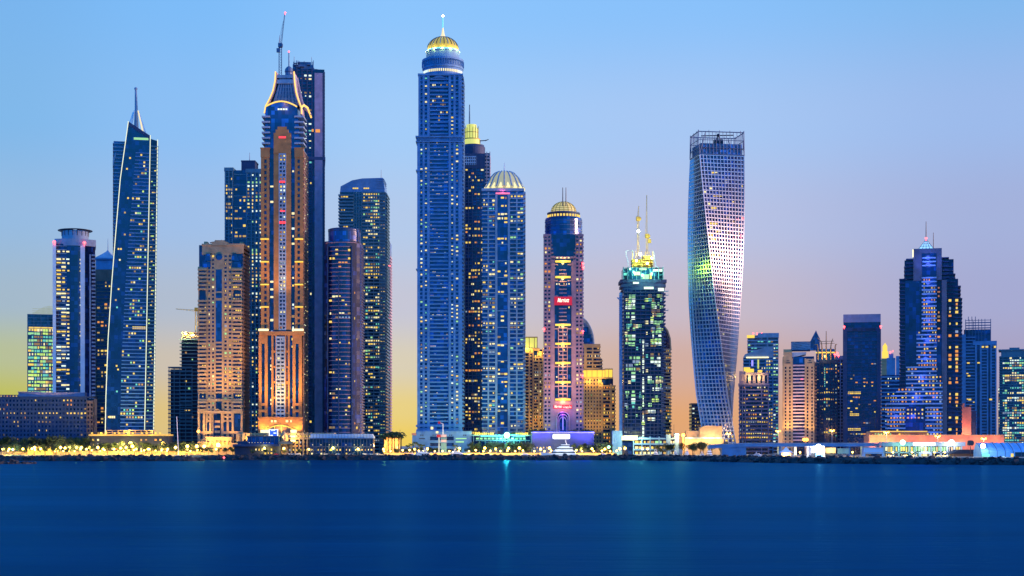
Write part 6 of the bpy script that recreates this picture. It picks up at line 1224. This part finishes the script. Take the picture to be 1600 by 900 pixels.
trow(-20, 140, 13, 681, 1440, 'dark bushy'); trow(5, 150, 17, 693, 1415, 'low dark'); trow(150, 305, 12, 690, 1422, 'dark bushy'); trow(312, 366, 13, 697, 1412, 'small dark'); trow(395, 470, 18, 701, 1401, 'small dark'); trow(655, 735, 16, 699, 1412, 'small dark'); trow(742, 828, 11, 690, 1416, 'green-lit bushy'); trow(836, 862, 8, 671, 1428, 'rooftop', 2, 19); trow(898, 928, 8, 672, 1428, 'rooftop', 2, 19); trow(900, 960, 10, 692, 1412, 'dark bushy'); trow(1028, 1056, 11, 694, 1408, 'dark bushy'); trow(1070, 1112, 8, 690, 1396, 'dark bushy'); trow(1134, 1146, 6, 691, 1290, 'dark bushy'); trow(620, 646, 9, 699, 1420, 'small dark'); trow(742, 772, 9, 675, 1438, 'terrace', 2, 13); trow(806, 828, 9, 675, 1438, 'terrace', 2, 13); trow(1496, 1500, 9, 694, 1260, 'small dark')
def mk(it, lab):
    x, top, Y, zb, _ = it; p = TREES[rg.randrange(4)]; h = Zp(top, Y)-zb; hp = (8, 9, 7, 10)[TREES.index(p)]*1.12; put(p, (X(x, Y), Y, zb), max(.35, h/hp)*1.05, rg.uniform(0, 6), lab, max(.35, h/hp))
labelled(items, mk, 'tree')
items = [(x, top, Y, GZ, 'leaning' if x < 0 else 'dark') for x, top, Y in ((607, 673, 1445), (612, 672, 1450), (617, 671, 1443), (622, 672, 1446), (627, 675, 1440), (600, 676, 1452), (643, 691, 1408), (649, 688, 1402), (655, 692, 1406), (661, 693, 1404), (637, 694, 1412), (495, 672, 1450), (508, 673, 1450), (712, 693, 1404), (22, 690, 1418), (300, 690, 1414), (368, 694, 1408), (948, 694, 1406), (975, 694, 1408))]
def mkp(it, lab):
    x, top, Y, zb, _ = it; p = PALMS[rg.randrange(2)]; put(p, (X(x, Y), Y, zb), max(.5, (Zp(top, Y)-zb)/10.2), rg.uniform(0, 6), lab)
labelled(items, mkp, 'palm')
# -- promenade lamps
LAMPS = {}
for key, m, c_, pw in (('warm', 'lamp_warm', (1, .66, .14), 6000), ('orange', 'lamp_orange', (1, .46, .08), 9000), ('green', 'lamp_green', (.5, 1, .5), 4000)):
    p = proto('street_lamp', 'x', 'street lamp', 'round-headed lamps along the promenade'); hp = 23 if key == 'orange' else 5.5; g = MB(); g.tube((0, 0, 0), (0, 0, hp-.5), .12, .08); g.tube((0, 0, 0), (0, 0, .5), .25, .2); g.build('pole', 'steel_dark', p)
    g = MB(); g.ball((0, 0, hp), 1.5 if key == 'orange' else 1.05, 10, 8); g.build('lamp_globe', m, p)
    l = bpy.data.lights.new('lamp_light', 'POINT'); l.energy = pw; l.color = c_; l.shadow_soft_size = .7; o = bpy.data.objects.new('lamp_light', l); COL.objects.link(o); o.parent = p; o.location = (0, -2.2, hp-.3); LAMPS[key] = p
items = []
for x in (4, 14, 45, 54, 72, 86, 94, 101, 109, 118, 126, 138, 151, 163, 179, 190, 196, 207, 214, 233, 254, 262, 276, 293, 306, 318): items.append((x+rg.uniform(-2, 2), rg.choice((699, 700, 701.5, 697)), rg.uniform(1408, 1420), 'warm', 'warm glowing'))
for x in range(2, 330, 9):
    if rg.random() < .8: items.append((x+rg.uniform(-3, 3), rg.uniform(701, 706), rg.uniform(1402, 1426), 'warm', 'low warm'))
for x in range(600, 966, 13):
    items.append((x+rg.uniform(-4, 4), rg.uniform(703, 706.5), rg.uniform(1394, 1398), 'warm', 'low warm'))
for x in (204, 192, 255): items.append((x, 693, 1424, 'warm', 'taller warm'))
items += [(310, 674, 1428, 'orange', 'big blazing orange')]
for x in (338, 403, 414, 443, 482, 520, 559, 600, 648, 668, 718, 757, 774, 795, 812, 844, 858, 908, 925, 945, 968, 976, 1003, 1012): items.append((x+rg.uniform(-1, 1), 701+rg.uniform(-1.5, 1), rg.uniform(1402, 1412), 'warm', 'warm glowing'))
items += [(951, 698, 1410, 'green', 'greenish'), (341, 695, 1412, 'green', 'greenish'), (20, 702, 1410, 'green', 'greenish')]
for x in (1250, 1332, 1395, 1425, 1460, 1476): items.append((x, 707, 1160, 'warm', 'small warm'))
def mkl(it, lab):
    x, top, Y, key, _ = it; h = Zp(top, Y)-GZ; put(LAMPS[key], (X(x, Y), Y, GZ), max(.6, h/(23 if key == 'orange' else 5.6)), 0, lab)
labelled(items, mkl, 'lamp')
# -- cars
CARS = {}
for key, m in (('white', 'car_white'), ('red', 'car_red'), ('dark', 'car_dark'), ('silver', 'car_silver')):
    p = proto('parked_car', 'x', 'car', 'cars parked along the waterfront road')
    sec = [(-2.2, .55, .85), (-2.15, .35, 1.0), (-1.0, .32, 1.05), (1.1, .32, 1.0), (2.1, .35, .9), (2.25, .5, .75)]
    g = MB()
    for x, z0, z1 in sec: g.v += [(x, -.88, z0), (x, .88, z0), (x, .82, z1), (x, -.82, z1)]
    for i in range(len(sec)-1):
        for j in range(4): k = (j+1) % 4; g.face(4*i+j, 4*i+k, 4*i+4+k, 4*i+4+j)
    g.face(3, 2, 1, 0); g.face(*[4*(len(sec)-1)+i for i in range(4)]); g.prism([(-1.5, -.7), (.75, -.7), (.75, .7), (-1.5, .7)], 1.4, 1.47); g.build('body', m, p)
    g = MB(); g.prism([(-2.0, -.8), (1.3, -.8), (1.3, .8), (-2.0, .8)], 1.0, 1.4, [(-1.5, -.68), (.7, -.68), (.7, .68), (-1.5, .68)]); g.build('window', 'boat_glass', p)
    for wx in (-1.35, 1.4):
        for wy in (-.86, .86): g = MB(); g.tube((wx, wy-.1, .33), (wx, wy+.1, .33), .33, n=12); g.build('wheel', 'rubber', p)
    for wy in (-.6, .6): g = MB(); g.box(2.18, 2.27, wy-.18, wy+.18, .6, .75); g.build('headlight', 'lit_cream', p)
    CARS[key] = p
items = []
for x, key in ((426, 'white'), (432, 'red'), (451, 'white'), (457, 'silver'), (466, 'white'), (497, 'dark'), (508, 'silver'), (528, 'white'), (537, 'dark'), (548, 'silver'), (570, 'white'), (579, 'silver'), (590, 'white'), (728, 'dark'), (748, 'white'), (765, 'silver'), (785, 'dark')): items.append((x, 1408, key, key))
for x, key in ((1173, 'silver'), (1184, 'white'), (1194, 'dark'), (1206, 'silver'), (1214, 'dark'), (1312, 'dark'), (1338, 'dark'), (1392, 'white'), (1414, 'silver'), (1426, 'white'), (1466, 'silver'), (1476, 'white')): items.append((x, 1185 if x < 1380 else 1165, key, key))
labelled(items, lambda it, lab: put(CARS[it[2]], (X(it[0], it[1]), it[1]+rg.uniform(-2, 2), GZ), 1.0, rg.choice((0, .1, math.pi, 2.9, .5)), lab), 'car')
# -- boats
def yacht(tiers, arch):
    p = proto('yacht', 'x', 'yacht', 'white yachts moored behind the breakwater'); g = MB(); st = [(-12, 2.6, 2.2), (-8, 3.0, 2.3), (0, 3.1, 2.5), (6, 2.4, 2.9), (10, 1.1, 3.3), (12.6, .12, 3.7)]
    for x, w, z in st: g.v += [(x, -w*.55, -.6), (x, -w, z), (x, w, z), (x, w*.55, -.6)]
    for i in range(len(st)-1):
        for j in range(4): k = (j+1) % 4; g.face(4*i+j, 4*i+4+j, 4*i+4+k, 4*i+k)
    g.face(0, 1, 2, 3); g.face(*[4*(len(st)-1)+3-i for i in range(4)]); g.build('hull', 'boat_white', p)
    z = 2.3
    for (x0, x1, w, h) in tiers:
        g = MB(); pl_ = [(x0, -w), (x1-2, -w), (x1, -w*.5), (x1, w*.5), (x1-2, w), (x0, w)]; tp = [(x0+.2, -w*.9), (x1-3.4, -w*.9), (x1-1.8, -w*.45), (x1-1.8, w*.45), (x1-3.4, w*.9), (x0+.2, w*.9)]
        g.prism(pl_, z, z+h, tp); g.prism([(a*1.03-.2, b*1.06) for a, b in tp], z+h+.003, z+h+.25); c = g.build('cabin', 'boat_white', p)
        g = MB(); mid = lambda f: [(a+(c_-a)*f, b+(d-b)*f) for (a, b), (c_, d) in zip(pl_, tp)]
        g.prism([(a*1.0, b*1.03) for a, b in mid(.4)], z+h*.4, z+h*.8, [(a, b*1.03) for a, b in mid(.8)]); g.build('window', 'boat_glass', c); z += h+.25
    g = MB(); x0 = tiers[-1][0]+1.5
    for y in (-1.4, 1.4): g.tube((x0, y, z), (x0+.8, y*.8, z+1.6), .16)
    g.tube((x0+.8, -1.2, z+1.6), (x0+.8, 1.2, z+1.6), .18); g.tube((x0+.8, 0, z+1.6), (x0+.8, 0, z+arch), .1, .05); g.build('radar_arch', 'boat_white', p)
    for y in (-.7, .7): g = MB(); g.ball((x0+.8, y, z+2.15), .42, 10, 6); g.build('radar_dome', 'boat_white', p)
    return p
YA = yacht([(-9.5, 6.5, 2.5, 2.1), (-7.5, 4, 2.1, 1.9), (-5.5, 1.5, 1.7, 1.5)], 4.5); YB = yacht([(-8.5, 5.5, 2.4, 2.0), (-6, 2.5, 1.9, 1.5)], 3.2)
for px, p, sc, rz, lab, Y in ((876, YA, 1.35, math.pi*.97, 'largest white yacht, triple-decked, below the white screen of the blue-lit podium', 1378), (717, YB, .9, 0.15, 'white motor yacht right of the harbour signal tower', 1382), (657, YB, .95, math.pi, 'white motor yacht left of the harbour signal tower beside the palms', 1380), (640, YB, .6, math.pi, 'small white yacht in the sky gap left of the tallest tower', 1384), (823, YB, .62, 0.3, 'small white yacht left of the largest triple-decked yacht', 1386), (1025, YA, .7, -1.5, 'white yacht seen end-on before the tower under construction', 1372), (1056, YB, .72, -1.5, 'small orange-lit yacht between the construction tower and the dark trees', 1372), (1073.5, YA, .72, -1.62, 'white yacht seen end-on before the left of the dark trees', 1370), (1098, YB, .6, -1.4, 'smallest end-on yacht with orange cabin glow before the dark trees', 1352), (1109, YA, .8, -1.55, 'white end-on yacht with a tall mast before the right of the dark trees', 1345), (1134, YA, .95, -1.5, 'wide white yacht with twin radar domes by the flyover abutment', 1318), (1186, YB, .55, 0.2, 'small blue-white launch under the left end of the flyover', 1225), (760, YB, .55, 3.0, 'small white launch before the green-lit podium', 1386), (945, YB, .6, 0.1, 'low white launch right of the largest yacht', 1384)):
    o = put(p, (X(px, Y), Y, 1.6 if Y > 1300 else 2.6), sc, rz, lab); 
for px, Y, c_, e in ((1056, 1362, (1, .5, .1), 900), (1098, 1342, (1, .5, .1), 900), (870, 1366, (1, .95, .7), 2600), (885, 1366, (1, .95, .7), 2600), (657, 1370, (1, .9, .6), 1800), (717, 1370, (1, .9, .6), 1800), (1109, 1332, (.8, .9, 1), 900), (1134, 1304, (.8, .9, 1), 1200), (1025, 1360, (.9, .95, 1), 900), (1073, 1358, (.8, .9, 1), 900)):
    l = bpy.data.lights.new('deck_light', 'POINT'); l.energy = e; l.color = c_; l.shadow_soft_size = .5; o = bpy.data.objects.new('deck_light', l); COL.objects.link(o); o.location = (X(px, Y), Y, 10)
t = Tower('sailing_boat', 'sailing boat with a tall bare leaning mast left of the big orange lamp', 278, 1388, 'sailing boat', base=1.0)
g = MB(); st = [(-6, 1.2, 1.3), (-2, 1.7, 1.2), (3, 1.4, 1.5), (6.5, .1, 2)]
for x, w_, z in st: g.v += [(x, -w_*.4, -.4), (x, -w_, z), (x, w_, z), (x, w_*.4, -.4)]
for i in range(3):
    for j in range(4): k = (j+1) % 4; g.face(4*i+j, 4*i+4+j, 4*i+4+k, 4*i+k)
g.face(0, 1, 2, 3); t.add('hull', g, 'boat_white'); g = MB(); g.tube((.6, 0, 1), (t.x(276), 0, t.z(651)), .34, .26); t.add('mast', g, 'boat_white'); g = MB(); g.tube((.3, 0, 2.4), (-5, 0, 2.7), .12); t.add('boom', g, 'boat_white'); g = MB(); g.box(-3, 1.5, -.8, .8, 1.2, 1.9); t.add('cabin', g, 'boat_white')
t = Tower('channel_marker', 'red channel light on a short post at the tip of the left breakwater', 350, 1300, 'beacon', base=0)
g = MB(); g.tube((0, 0, -1), (0, 0, t.z(716)), .35, .25); t.add('post', g, 'steel_dark'); g = MB(); g.ball((0, 0, t.z(715)), .75, 8, 6); t.add('lamp', g, 'beacon_red'); t.point(350, 715, -2, 1400, (1, .05, .1))
for px, top in ((1053, 664), (625, 672), (697, 688)):
    t = Tower('flagpole', {1053: 'thin bare pole in the sky gap left of the glowing cream hall', 625: 'thin bare pole beside the palms in the yellow sky gap', 697: 'thin pole by the harbour signal tower'}[px], px, 1440, 'pole'); g = MB(); g.tube((0, 0, 0), (0, 0, t.z(top)), .22, .12); t.add('pole', g, 'steel_dark'); g = MB(); g.ball((0, 0, t.z(top)), .3, 6, 4); t.add('finial', g, 'steel_dark')
